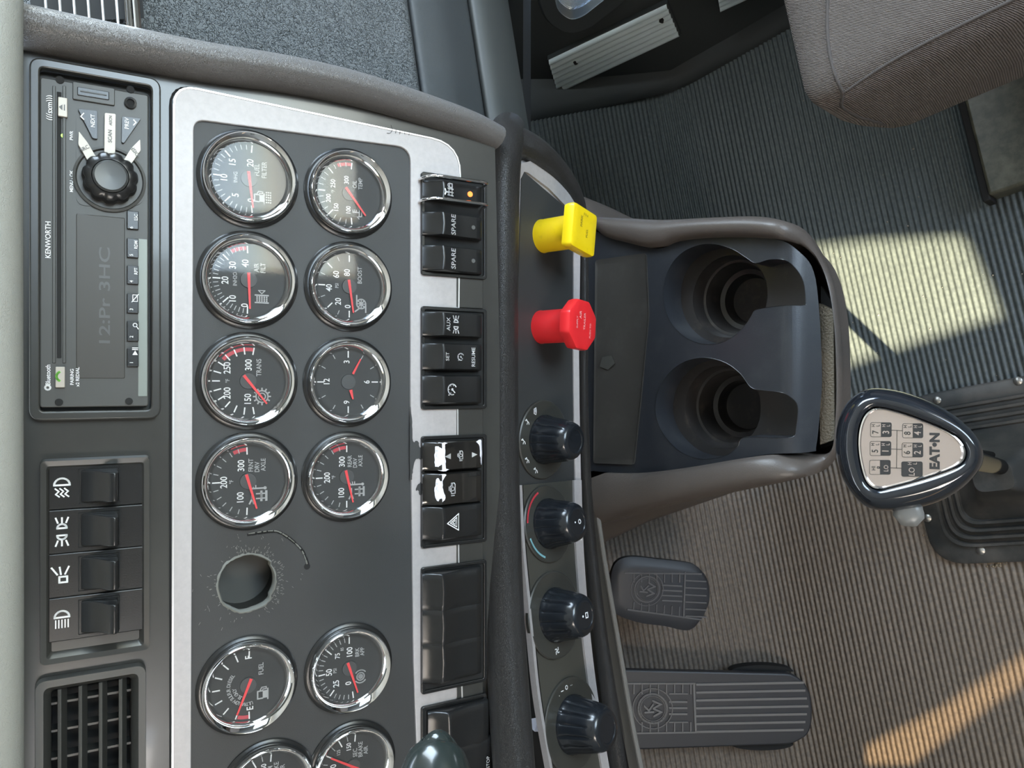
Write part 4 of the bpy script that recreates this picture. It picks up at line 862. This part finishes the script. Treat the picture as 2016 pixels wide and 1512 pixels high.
air_knob(1069, 465, 'y', 'square yellow push-pull knob on the lower panel')
air_knob(1066, 644, 'r', 'red eight-sided push-pull knob on the lower panel')

# ------------------------------------------------------------------ steering column lever
lv = thing('column_lever', 'dark glossy rounded lever end poking in at the bottom edge', 'lever', Matrix.Identity(4))
mb = MB(); ax = cr([P(862, 1454, .412), P(862, 1460, .41), P(861, 1475, .41), P(859, 1500, .405), P(857, 1540, .40), P(852, 1620, .39), P(845, 1750, .38)], 6)
N = len(ax); rs = []
tip = ax[0]
for i, p in enumerate(ax):
    d = (p - tip).length; rs.append(.019 * min(1, math.sqrt(max(0.0, 1 - (1 - min(1, d / .022)) ** 2)) + .02))
mb.tube(ax, rs, 28); mb.build('lever_grip', mat('lever_plastic', (0.02, 0.026, 0.024), 0.2, coat=.3), lv, smooth=60)

# knee panel below the heater controls (driver side)
mb = MB(); 
e1 = [P(1150, 985, .745), P(1165, 1100, .735), P(1190, 1260, .72), P(1225, 1440, .70), P(1262, 1640, .68)]
e2 = [P(1172, 1010, .80), P(1185, 1100, .79), P(1212, 1260, .775), P(1243, 1440, .76), P(1285, 1640, .74)]
e3 = [p + Vector((0, .12, -.01)) for p in e2]
A1, A2, A3 = cr(e1, 6), cr(e2, 6), cr(e3, 6)
mb.loft([[a, b, c] for a, b, c in zip(A1, A2, A3)], closed=False); mb.build('knee_panel', mat('knee_panel_brown', (0.095, 0.082, 0.066), 0.6), dash, smooth=60)
mb = MB(); mb.tube([p + Vector((0, -.002, -.001)) for p in A2], .0028, 10); mb.build('knee_panel_edge', mat('edge_grey', (0.15, 0.14, 0.125), 0.5), dash)
mb = MB(); mb.loft([[Vector((x, y, z)) for y, z in ((.64, .74), (.62, 1.08), (.80, 1.13), (1.34, 1.10), (1.34, .66))] for x in (-.93, .80)], True, True, True); mb.build('dash_core', M_DARK, dash, CAB, smooth=0)
# dark underside of the dash to the firewall
mb = MB(); ys = [-300, 0, 250, 500, 756, 1000, 1250, 1512, 1800]
mb.loft([[P(1030, y, .80), P(1045, y, 1.05)] for y in ys], closed=False); mb.build('dash_underside', M_DARK, dash)

# ================================================================== CENTRE CONSOLE
con = thing('centre_console', 'brown-framed centre console with two black cup holders', 'console', Matrix.Translation((0, .4, .565)))
ci = con.matrix_world.inverted()
def CO(pts, n=0): return [p - Vector((0, .4)) for p in PT.poly(pts, n)]
def zo(x): t_ = max(0.0, min(1.0, (x - 1535) / 95)); return -.040 * t_ * t_ * (3 - 2 * t_)
def C3(pts, n): return [Vector((*CO([p], n + zo(p[0]))[0], n + zo(p[0]))) for p in pts]
outer = cr(C3([(1110, 425), (1165, 426), (1230, 428), (1300, 431), (1400, 426), (1480, 424), (1535, 432), (1580, 452), (1615, 500), (1638, 560), (1650, 640), (1655, 740), (1653, 830), (1645, 890), (1620, 925), (1560, 945), (1450, 968), (1300, 1000), (1165, 1036), (1110, 1050)], .010), 5, True)
inner_px = [(1090, 462), (1200, 470), (1285, 488), (1330, 474), (1390, 467), (1470, 466), (1530, 471), (1560, 492), (1578, 530), (1585, 620), (1588, 740), (1586, 800), (1581, 880), (1572, 893), (1500, 896), (1350, 921), (1250, 932), (1160, 928), (1090, 915)]
inner = cr(CO(inner_px, .006), 5, True)
in3_px = [(1125, 462), (1200, 470), (1285, 488), (1330, 474), (1390, 467), (1470, 466), (1535, 471), (1585, 488), (1622, 535), (1642, 620), (1648, 740), (1646, 830), (1638, 885), (1600, 896), (1500, 897), (1350, 921), (1250, 932), (1160, 928), (1125, 915)]
inner3 = cr(C3(in3_px, .006), 5, True)
def resample(pl, n):
    pl = [Vector(p) for p in pl]; L = [0]
    for a, b in zip(pl, pl[1:] + pl[:1]): L.append(L[-1] + (b - a).length)
    out = []; j = 0
    for i in range(n):
        s = L[-1] * i / n
        while L[j + 1] < s: j += 1
        f = (s - L[j]) / max(1e-9, L[j + 1] - L[j]); out.append(pl[j].lerp(pl[(j + 1) % len(pl)], f))
    return out
def match(inner_pl, outer_pl):
    ip = resample(inner_pl, 600); return [min(ip, key=lambda q: (q - p).length) for p in outer_pl]
Oo = resample(outer, 200); cen3 = sum(Oo, Vector((0, 0, 0))) / 200; cen = Vector((cen3.x, cen3.y))
Ii = match(inner3, Oo); V3 = Vector
def low(p, s, dz, fwd):
    q = cen + (p.xy - cen) * s; r_ = max(0.0, min(1.0, (-.055 - p.y) / .06)); return V3((q.x, q.y + fwd * r_, p.z - dz))
rings = [[p + V3((0, 0, -.03)) for p in Ii], [p.copy() for p in Ii]]
for f, dz in ((.18, .0035), (.5, .0050), (.8, .0020)): rings.append([p.lerp(q, 1 - f) * 1.0 + V3((0, 0, 0)) for p, q in zip(Oo, Ii)] if False else [q.lerp(p, f) + V3((0, 0, dz)) for p, q in zip(Oo, Ii)])
rings.append([p + V3((0, 0, -.006)) for p in Oo])
rings.append([low(p, .995, .022, .010) for p in Oo]); rings.append([low(p, .97, .060, .040) for p in Oo]); rings.append([low(p, .90, .13 - min(.06, 0), .090) for p in Oo])
rings.append([V3((q.x, max(q.y, -.02) , -.17 - max(0, q.y + .02) * 1.6)) for q in [low(p, .78, .2, .12) for p in Oo]])
mb = MB(); mb.loft(rings, True, False, True); mb.build('frame', M_BROWN, con, smooth=60)
# tray with cup openings
def notch1(): return [(1307, 578), (1311, 545), (1326, 515), (1350, 493), (1383, 481), (1415, 482), (1445, 492), (1470, 508), (1488, 518), (1515, 511), (1545, 512), (1560, 526), (1571, 552), (1574, 592), (1571, 599), (1550, 601), (1520, 604), (1488, 610), (1478, 625), (1463, 645), (1440, 665), (1412, 676), (1380, 676), (1350, 664), (1325, 640), (1311, 610)]
def notch2(): return [(1291, 803), (1297, 768), (1314, 738), (1340, 716), (1372, 705), (1402, 706), (1432, 716), (1458, 736), (1478, 762), (1500, 768), (1535, 772), (1552, 780), (1564, 800), (1562, 845), (1557, 860), (1530, 862), (1465, 861), (1452, 880), (1430, 896), (1400, 903), (1372, 902), (1340, 889), (1312, 862), (1296, 832)]
c1 = cr(CO(notch1()), 4, True); c2 = cr(CO(notch2()), 4, True)
tray_out = [cen + (Vector(p[:2]) - cen) * 1.0 for p in inner]
mb = MB(); mb.add(fill2d([Vector(p[:2]) for p in tray_out], [[Vector(p[:2]) for p in c1], [Vector(p[:2]) for p in c2]], .0001))
bend0 = CO([(1538, 700)])[0].y; bend1 = CO([(1600, 700)])[0].y
for k in range(12):
    y = bend0 + (bend1 - bend0) * k / 10
    bmesh.ops.bisect_plane(mb.bm, geom=mb.bm.verts[:] + mb.bm.edges[:] + mb.bm.faces[:], plane_co=(0, y, 0), plane_no=(0, 1, 0))
def drop(y):
    s = max(0, bend0 - y); return -(s * s * 45 if s < .016 else .01152 + (s - .016) * 1.44)
def bend(bm):
    for v in bm.verts: v.co.z += drop(v.co.y)
bend(mb.bm); mb.build('tray', M_TRAY, con, smooth=50)
for (ring, pc, rr0) in ((c1, (1405, 579), .0465), (c2, (1391, 803), .0475)):
    c = CO([pc])[0]; ring = [Vector(p[:2]) for p in ring]
    mb = MB(); rim = [Vector((*p, drop(p.y) + .0005)) for p in ring]; cr_ = sum(ring, Vector((0, 0))) / len(ring)
    low = [Vector((*(cr_ + (p - cr_) * .975), -.028)) for p in ring]
    rimo = [Vector((*(cr_ + (p - cr_) * 1.010), drop(p.y) + .0003)) for p in ring]
    rim2 = [Vector((*(cr_ + (p - cr_) * .99), drop(p.y) - .003)) for p in ring]
    mb.loft([rimo, rim, rim2, low]); mb.build('cup_rim', M_TRAY, con, smooth=70)
    mb = MB(); mb.add(fill2d([Vector(p[:2]) for p in low], [circ(c.x, c.y, rr0 * .85, 40)], .0002), Matrix.Translation((0, 0, -.028)))
    k = rr0
    mb.lathe([(k * .85, -.0278), (k * .835, -.031), (k * .815, -.041), (k * .79, -.0435), (k * .74, -.044), (k * .72, -.047), (k * .68, -.062), (k * .65, -.065), (k * .55, -.066), (k * .53, -.069), (k * .51, -.076), (k * .48, -.078), (.0001, -.078)], 56, (c.x, c.y)); mb.build('cup_well', M_WELL, con, smooth=30)
# lid of the bay in front of the cups
lid = roundpoly(CO([(1172, 512), (1272, 498), (1277, 620), (1262, 780), (1248, 915), (1168, 912)], .002), .004)
mb = MB(); mb.loft([[Vector((*p, .0002)) for p in lid], [Vector((*p, .0022)) for p in lid], [Vector((*(sum(lid, Vector((0, 0))) / len(lid) + (p - sum(lid, Vector((0, 0))) / len(lid)) * .95), .0012)) for p in lid]], True, True, True); mb.build('bay_lid', M_BAY, con, smooth=25)
# recess with perforated mesh at the rear end of the console
q = [CO([p], -.03)[0] for p in ((1602, 560), (1636, 610), (1640, 870), (1602, 885))]
mb = MB(); mb.prism(q, -.05, -.045); mb.build('slot_floor', M_DARK, con)
q = [CO([p], -.025)[0] for p in ((1606, 596), (1634, 610), (1637, 866), (1608, 876))]
mm = mat('perforated_mesh', (0.13, 0.11, 0.08), 0.6, bump=('noise', 500, 1.0, .002)); mb = MB(); mb.prism(q, -.040, -.032); mb.build('perforated_strip', mm, con)
# bits of tape and crumbs on the console
mb = MB(); q = CO([(1185, 703), (1203, 700), (1210, 715), (1196, 728), (1180, 722)], .003); mb.prism(q, .0023, .0027)
o_ = mb.build('tape_scrap', mat('clear_tape', (0.05, 0.05, 0.045), 0.3), M=con.matrix_world.copy(), smooth=0); tag(o_, 'crumpled scrap of clear tape on the console lid', 'tape')

# ================================================================== GEAR LEVER
kC = P(1785, 884, .462)
KN = Plane(kC, (1, 0, 0), (0, .925, .38))
gl = thing('gear_lever', 'gear lever with a glossy black egg-shaped knob and a metal shift pattern plate', 'gear lever', KN.M)
plate = cr(KN.poly([(1689, 875), (1693, 838), (1706, 812), (1730, 802), (1775, 812), (1830, 832), (1875, 853), (1897, 874), (1903, 895), (1893, 913), (1868, 926), (1820, 942), (1765, 957), (1728, 964), (1706, 950), (1694, 915)], .012), 5, True)
body = cr(KN.poly([(1645, 880), (1650, 830), (1672, 788), (1708, 766), (1760, 768), (1820, 786), (1875, 815), (1915, 850), (1934, 885), (1930, 918), (1900, 955), (1855, 985), (1800, 1001), (1745, 1006), (1700, 995), (1665, 955), (1650, 915)], -.004), 5, True)
bn = resample(body, 120); pn = resample(plate, 120)
# align starts
def align(a, ref):
    best = min(range(len(a)), key=lambda k: sum((a[(i + k) % len(a)] - ref[i]).length for i in range(0, len(a), 6))); return [a[(i + best) % len(a)] for i in range(len(a))]
pn = align(pn, bn); ctr = sum(pn, Vector((0, 0))) / len(pn); cb = sum(bn, Vector((0, 0))) / len(bn)
sc_ = lambda pl, s, c: [c + (p - c) * s for p in pl]
ringsk = [[Vector((*p, .0095)) for p in pn], [Vector((*p, .0128)) for p in sc_(pn, 1.04, ctr)]]
for f, z in ((.30, .0138), (.55, .0120), (.78, .0075), (.93, .0020), (1.0, -.0045)): ringsk.append([Vector((*(a.lerp(b, f)), z)) for a, b in zip(sc_(pn, 1.04, ctr), bn)])
for s, z in ((.985, -.012), (.93, -.022), (.82, -.032), (.62, -.040), (.40, -.046)): ringsk.append([Vector((*p, z)) for p in sc_(bn, s, cb + Vector((0, -.006 * (1 - s) * 5)))])
mb = MB(); mb.loft(ringsk, True, False, True); mb.build('knob', M_SHIFT, gl, smooth=70)
mb = MB(); mb.loft([[Vector((*p, .0098)) for p in pn], [Vector((*p, .0118)) for p in sc_(pn, .985, ctr)], [Vector((*p, .0122)) for p in sc_(pn, .955, ctr)], [Vector((*p, .0106)) for p in sc_(pn, .925, ctr)]]); mb.build('plate_rim', M_CHROME, gl, smooth=50)
mb = MB(); mb.prism(sc_(pn, .93, ctr), .0098, .0106); pp_ = mb.build('pattern_plate', M_PLATE, gl, smooth=0)
def K(x, y): return KN.l(x, y, .0108)
zK = .0109; DK = MB(); LT = MB()
def cell(x0, y0, x1, y1, top, bot, solid=False):
    a, b, c, d = K(x0, y0), K(x1, y0), K(x1, y1), K(x0, y1); o = roundpoly([a, b, c, d], .0011, 4); DK.stroke(o, .00025, zK, closed=True)
    m1 = K((x0 + x1) / 2, y0); m2 = K((x0 + x1) / 2, y1)
    if solid: DK.prism(o, zK - .0002, zK)
    else: DK.prism(roundpoly([m1, b, c, m2], [0, .0011, .0011, 0], 4), zK - .0002, zK)
    w_ = (x1 - x0) / 2; ym = (y0 + y1) / 2
    def put(m, s, x, y, h): p = K(x, y); m.text(s, h, p.x, p.y, zK + .0000, 0, .9)
    if solid: put(LT, 'LO', x0 + w_, ym + 5, .0044); put(LT, 'H', x0 + w_ * .8, ym - 11, .0028); put(LT, 'L', x0 + w_ * 1.3, ym - 11, .0028)
    else:
        if len(top) == 1: put(DK, top, x0 + w_ * .5, ym + 5, .0048); put(DK, 'H', x0 + w_ * .28, ym - 8, .0026); put(DK, 'L', x0 + w_ * .72, ym - 8, .0026); put(LT, bot, x0 + w_ * 1.5, ym + 5, .0050); put(LT, 'H', x0 + w_ * 1.28, ym - 8, .0026); put(LT, 'L', x0 + w_ * 1.72, ym - 8, .0026)
        else: put(DK, 'HI', x0 + w_ * .4, ym + 2, .0030); put(DK, 'R', x0 + w_ * .95, ym, .0036); put(LT, 'LO', x0 + w_ * 1.6, ym + 2, .0034)
cell(1714, 832, 1755, 860, '7', '3'); cell(1713, 869, 1754, 897, '5', '1'); cell(1712, 906, 1753, 934, 'HI', 'LO')
cell(1777, 834, 1817, 862, '8', '4'); cell(1776, 872, 1817, 900, '6', '2'); cell(1775, 909, 1816, 938, '', '', True)
for pts in ([(1755, 847), (1777, 848)], [(1754, 884), (1776, 885)], [(1753, 921), (1775, 922)], [(1766, 847), (1765, 922)]): DK.stroke([K(*p) for p in pts], .0003, zK)
p = K(1841, 888); DK.text('EAT\u2022N', .0068, p.x, p.y, zK, 0, 1.10, bold=.035)
DK.build('shift_pattern', M_BLACKINK, pp_, smooth=0); LT.build('light_numerals', M_PLATE, pp_, smooth=0)
mb = MB(); mb.add(fill2d(circ(0, 0, .001, 4), (), .0001)); 
mb = MB(); c = KN.l(1786, 1004, -.014); mb.lathe([(.005, -.008), (.0085, -.004), (.0080, .001), (.004, .003)], 24, (c.x, c.y), True, True, fn=lambda u, r, z: 1 + .05 * math.cos(u * 2 * math.pi * 7)); mb.build('range_selector', mat('grey_selector', (0.16, 0.16, 0.155), .35), gl, smooth=60)
# shaft down to the boot (in the lever's frame)
Kinv = KN.M.inverted(); kb = KN.M @ Vector((cb.x, cb.y - .012, -.040)); ft = Vector((-.100, .236, .13))
mb = MB(); path = [kb, kb.lerp(ft, .15), kb.lerp(ft, .5), ft, ft + (ft - kb).normalized() * .1]; mb.tube([Kinv @ p for p in cr(path, 5)], .0095, 20); mb.build('shaft', mat('dull_shaft', (0.010, 0.0095, 0.009), 0.6, 0.0, spec=0.2), gl, smooth=60)
mb = MB(); a = kb.lerp(ft, .28); mb.tube([Kinv @ (a + Vector((-.004, 0, -.01))), Kinv @ (a + Vector((.004, 0, .03)))], .016, 20); mb.build('collar', MATS['dull_shaft'], gl, smooth=60)
mb = MB(); air = [kb + Vector((.012, .012, 0)), kb.lerp(ft, .3) + Vector((.018, .006, 0)), kb.lerp(ft, .7) + Vector((.012, .012, 0)), ft + Vector((.012, .012, -.02))]; mb.tube([Kinv @ p for p in cr(air, 5)], .0042, 12); mb.build('air_hose', MATS['dull_shaft'], gl, smooth=60)

# rubber boot on the floor
bC = CAB.inverted() @ PF.w(1990, 925); bw2, bl2 = .240, .250
bt = thing('lever_boot', 'stepped black rubber boot plate screwed to the floor around the gear lever', 'rubber boot', CAB @ Matrix.Translation((bC.x, bC.y - .006, 0.0)))
steps = [(0, .001), (0, .009), (.003, .011), (.020, .012)]
i_ = .020
for k in range(4): steps += [(i_ + .002, .012 + .006 * k), (i_ + .0035, .0185 + .006 * k), (i_ + .007, .0185 + .006 * k), (i_ + .009, .0150 + .006 * k)]; i_ += .0105
steps += [(.072, .045), (.085, .060), (.095, .09), (.103, .12)]
mb = MB(); mb.loft([[Vector((p.x, p.y, z)) for p in resample(rrect(0, 0, bw2 - 2 * s, bl2 - 2 * s, max(.012, .045 - s * .4)), 96)] for s, z in steps], True, False, True); mb.build('boot', M_RUBBER, bt, smooth=50)
for (x, y) in ((1845, 788), (2004, 750), (1826, 1020), (1931, 1084)):
    w_ = (bt.matrix_world.inverted()) @ PF.w(x, y, .012); mb = MB(); mb.lathe([(.0058, .0115), (.0055, .0135), (.003, .0150), (.0001, .0152)], 16, (w_.x, w_.y)); mb.build('screw', M_SCREW, bt, label='small steel screw')

# ================================================================== PEDALS
def emblem(mb, c, r, z, d):
    mb.arc(c, r, 0, 6.283, r * .14, z, 28); mb.arc(c, r * .86, 0, 6.283, r * .05, z, 28)
    mb.text('K', r * .95, c[0] + d * 0, c[1] + r * .22, z, 0, 1.2); mb.text('W', r * .95, c[0], c[1] - r * .38, z, 0, 1.2)
# brake treadle
bp0 = P(1602, 1392, 1.196); bp1 = P(1236, 1385, 1.20)
upv = (bp1 - bp0).normalized(); PB = Plane(bp0, (CAB.to_3x3() @ Vector((1, 0, 0))).lerp(Vector((1, 0, 0)), .6), upv)
bp = thing('brake_pedal', 'long ribbed rubber brake treadle with a KW roundel', 'pedal', PB.M)
ol = roundpoly(PB.poly([(1215, 1318), (1215, 1478), (1560, 1466), (1592, 1448), (1600, 1420), (1598, 1372), (1586, 1345), (1560, 1326)]), .012)
mb = MB(); mb.prism(ol, -.012, 0); pd_ = mb.build('pad', M_PEDAL, bp, bevel=.003)
mb = MB()
for i in range(7):
    y0 = 1346 + i * 15.5; mb.stroke([PB.l(1372, y0 + 2, .002), PB.l(1590 - abs(i - 3) * 3, y0 - 2, .002)], .0034, .0022, .0025)
mb.stroke([PB.l(1366, 1346, .002), PB.l(1370, 1442, .002)], .003, .0022, .0025)
mb.stroke([PB.l(1225, 1346, .002), PB.l(1368, 1346, .002)], .0025, .0022, .0025); mb.stroke([PB.l(1235, 1444, .002), PB.l(1368, 1442, .002)], .0025, .0022, .0025)
for i in range(8):
    x = 1248 + i * 16
    for (ya, yb) in ((1346, 1366), (1422, 1442)): mb.stroke([PB.l(x, ya if i > 3 else ya, .002), PB.l(x, yb, .002)], .0018, .0022, .0025)
for y in (1366, 1422): mb.stroke([PB.l(1318, y, .002), PB.l(1354, y, .002)], .002, .0022, .0025)
for y in (1382, 1394, 1406): mb.stroke([PB.l(1318, y, .002), PB.l(1352, y, .002)], .0028, .0022, .0025)
mb.arc(PB.l(1285, 1395, .002), .031, 0, 6.283, .0016, .0022, 30)
emblem(mb, PB.l(1285, 1395, .002), .0225, .0024, 0); mb.build('raised_tread', M_PEDALR, pd_, smooth=30, label='worn pale raised ribs')
for y, sg in ((1322, -1), (1464, 1)):
    mb = MB(); mb.prism([PB.l(1500 + 62 * math.cos(k * math.pi / 14), y + sg * 13 * math.sin(k * math.pi / 14), -.014) for k in range(15)], -.03, -.013); mb.build('hinge_bracket', M_DARK, bp)
mb = MB(); mb.box((0, .09, -.045), (.07, .05, .07)); mb.build('pedal_base', M_DARK, bp)
# accelerator
ac = P(1300, 1170, 1.10); PA = Plane(ac, P(1300, 1100, 1.10) - P(1290, 1170, 1.10), P(1200, 1165, 1.09) - P(1300, 1170, 1.10))
ap = thing('accelerator_pedal', 'short dark accelerator pedal with a KW roundel, beside the long treadle', 'pedal', PA.M)
oo = cr(PA.poly([(1213, 1112), (1242, 1098), (1300, 1103), (1357, 1110), (1379, 1120), (1397, 1146), (1400, 1183), (1390, 1208), (1362, 1243), (1310, 1235), (1255, 1227), (1208, 1204), (1204, 1150)]), 4, True)
oo = resample(oo, 90); ii = resample(cr(PA.poly([(1228, 1124), (1300, 1122), (1365, 1129), (1386, 1140), (1394, 1165), (1392, 1190), (1376, 1220), (1320, 1214), (1240, 1200), (1226, 1165)]), 4, True), 90); ii = align(ii, oo)
mb = MB(); mb.loft([[Vector((*p, -.014)) for p in oo], [Vector((*p, -.006)) for p in oo], [Vector((*(a.lerp(b, .6)), -.001)) for a, b in zip(oo, ii)], [Vector((*p, 0)) for p in ii]], True, True, True); mb.build('pad', M_PEDAL, ap, smooth=45)
mb = MB(); A_ = lambda x, y: PA.l(x, y, .001)
mb.stroke([A_(1231, 1128), A_(1381, 1128 + 2)], .0022, .0012, .002); mb.stroke([A_(1236, 1200), A_(1380, 1220)], .0022, .0012, .002); mb.stroke([A_(1349, 1127), A_(1346, 1216)], .0022, .0012, .002)
for i in range(6): mb.stroke([A_(1350, 1143 + i * 14), A_(1390, 1145 + i * 14)], .002, .0012, .002)
for i in range(7):
    x = 1248 + i * 15; mb.stroke([A_(x, 1128), A_(x, 1146)], .0015, .0012, .002); mb.stroke([A_(x, 1186 + i * 1.5), A_(x - 1, 1202 + i * 2)], .0015, .0012, .002)
for y in (1152, 1162, 1172, 1182): mb.stroke([A_(1304, y), A_(1342, y + 2)], .0022, .0012, .002)
emblem(mb, A_(1274, 1160), .0185, .0014, 0); mb.arc(A_(1274, 1160), .024, 0, 6.283, .0012, .0012, 26); mb.build('raised_tread', mat('pedal_rib_dark', (0.12, 0.115, 0.115), .5), ap, smooth=30, label='worn raised ribs')
mb = MB(); mb.tube([Vector((0, 0, -.012)), Vector((0, .03, -.05)), Vector((0, .14, -.10)), Vector((0, .20, -.12))], .008, 12); mb.build('pedal_arm', M_DARK, ap)

# ================================================================== PASSENGER SEAT
def softbox(x0, x1, y0, y1, z0, z1, r, bul=.0, n=22):
    mb = MB(); bm = mb.bm
    bmesh.ops.create_cube(bm, size=2); bmesh.ops.subdivide_edges(bm, edges=bm.edges[:], cuts=n, use_grid_fill=True)
    hx, hy, hz = (x1 - x0) / 2, (y1 - y0) / 2, (z1 - z0) / 2; c = Vector(((x0 + x1) / 2, (y0 + y1) / 2, (z0 + z1) / 2))
    for v in bm.verts:
        # warp so that more rows sit in the rounded edges
        f = lambda t: math.copysign(abs(t) ** .6, t)
        p = Vector((f(v.co.x) * hx, f(v.co.y) * hy, f(v.co.z) * hz))
        q = Vector((max(-hx + r, min(hx - r, p.x)), max(-hy + r, min(hy - r, p.y)), max(-hz + r, min(hz - r, p.z)))); d = p - q
        if d.length > 1e-9: p = q + d.normalized() * r
        u, w_, s = p.x / hx, p.y / hy, p.z / hz
        p.z += bul * (1 - u * u) * (1 - w_ * w_) * (1 if s > 0 else 0)
        v.co = c + p
    return mb
sx0, sy1 = .306, .248
seat = thing('passenger_seat', 'grey-brown fabric passenger seat cushion with stitched seams', 'seat', CAB @ Matrix.Translation((sx0 + .24, -.05, 0)))
def S(x, y): return (x - (sx0 + .24), y + .05)
mb = softbox(sx0 - (sx0 + .24), .24, -.30 + .05, sy1 + .05, .335, .525, .030, .012)
for v in mb.bm.verts:
    p = v.co; e = Vector((p.x + .24, p.y - (sy1 + .05), 0))
    cdist = e.length
    if p.z < .43: k = (.43 - p.z) / .1; p.x += .012 * k * (1 if p.x < 0 else -1); p.y -= .020 * k * (1 if p.y > 0 else 0)
    v.co = p + Vector((0, 0, .0025 * noise.noise(p * 9)))
cu_ = mb.build('cushion', M_SEAT, seat, smooth=80)
def seam(pts, name='seam', r=.0016, m=None): mb = MB(); mb.tube([cu_.closest_point_on_mesh(p)[1] for p in cr(pts, 8)], r, 8); mb.build(name, m or mat('seam_thread', (0.07, 0.06, 0.055), .8), seat, smooth=60)
zt = .5225
seam([(-.238, .262, .512), (-.231, .20, .5185), (-.2315, .08, .520), (-.2315, -.06, .5205), (-.2315, -.24, .519)])
seam([(-.238, .262, .512), (-.18, .258, .5215), (-.10, .235, .5265), (0, .21, .530), (.2, .20, .528)])
seam([(-.238, .262, .512), (-.2365, .2705, .49), (-.234, .268, .45), (-.226, .262, .40)])
mb = MB(); mb.box((0, -.03, .17), (.34, .36, .33)); mb.build('pedestal', M_DARK, seat)
# platform beneath the seat
pf = thing('seat_platform', 'dusty dark platform with a black edge strip under the passenger seat', 'platform', CAB @ Matrix.Translation((.5, 0, 0)))
mb = MB(); mb.box((.02, -.04, .02), (.44, .50, .036)); mb.build('platform_top', M_DUST, pf, bevel=.004)
mb = MB(); mb.box((.02, .214, .017), (.45, .010, .034)); mb.build('edge_strip', M_DARK, pf, bevel=.002)

# grit and droplets on the mat: too many to count
mb = MB()
for i in range(260):
    x = random.uniform(1500, 2050); y = random.uniform(60, 1512)
    p = CAB.inverted() @ PF.w(x, y); 
    if p.y > .58 or p.x > .66: continue
    if abs(p.x - bC.x) < .125 and abs(p.y - bC.y) < .13: continue
    if p.x > .27 and p.y < .24: continue
    r = random.uniform(.0004, .0011) * (1.0 if random.random() < .9 else 1.6)
    mb.lathe([(r, .0012), (r * .9, .0012 + r * .6), (.0001, .0012 + r)], 6, (p.x, p.y))
tag(mb.build('grit', mat('grit', (0.28, 0.25, 0.21), .6), M=CAB, smooth=60), 'scattered pale grit and crumbs on the ribbed floor mat', 'grit', kind='stuff')
mb = MB()
for i in range(260):
    s = random.random(); x = 1815 + 40 * random.random() + s * 130; y = 1045 + s * 60 + random.uniform(0, 14)
    p = CAB.inverted() @ PF.w(x, y)
    if abs(p.x - bC.x) < .118 and abs(p.y - bC.y + .006) < .122: continue
    r = random.uniform(.0008, .0026); mb.lathe([(r, .0008), (r * .8, .0012 + r * .5), (.0001, .0012 + r * .8)], 6, (p.x, p.y))
tag(mb.build('grit', mat('grit_brown', (0.28, 0.22, 0.15), .8), M=CAB, smooth=60), 'brown dirt gathered along the edge of the rubber boot', 'grit', kind='stuff')
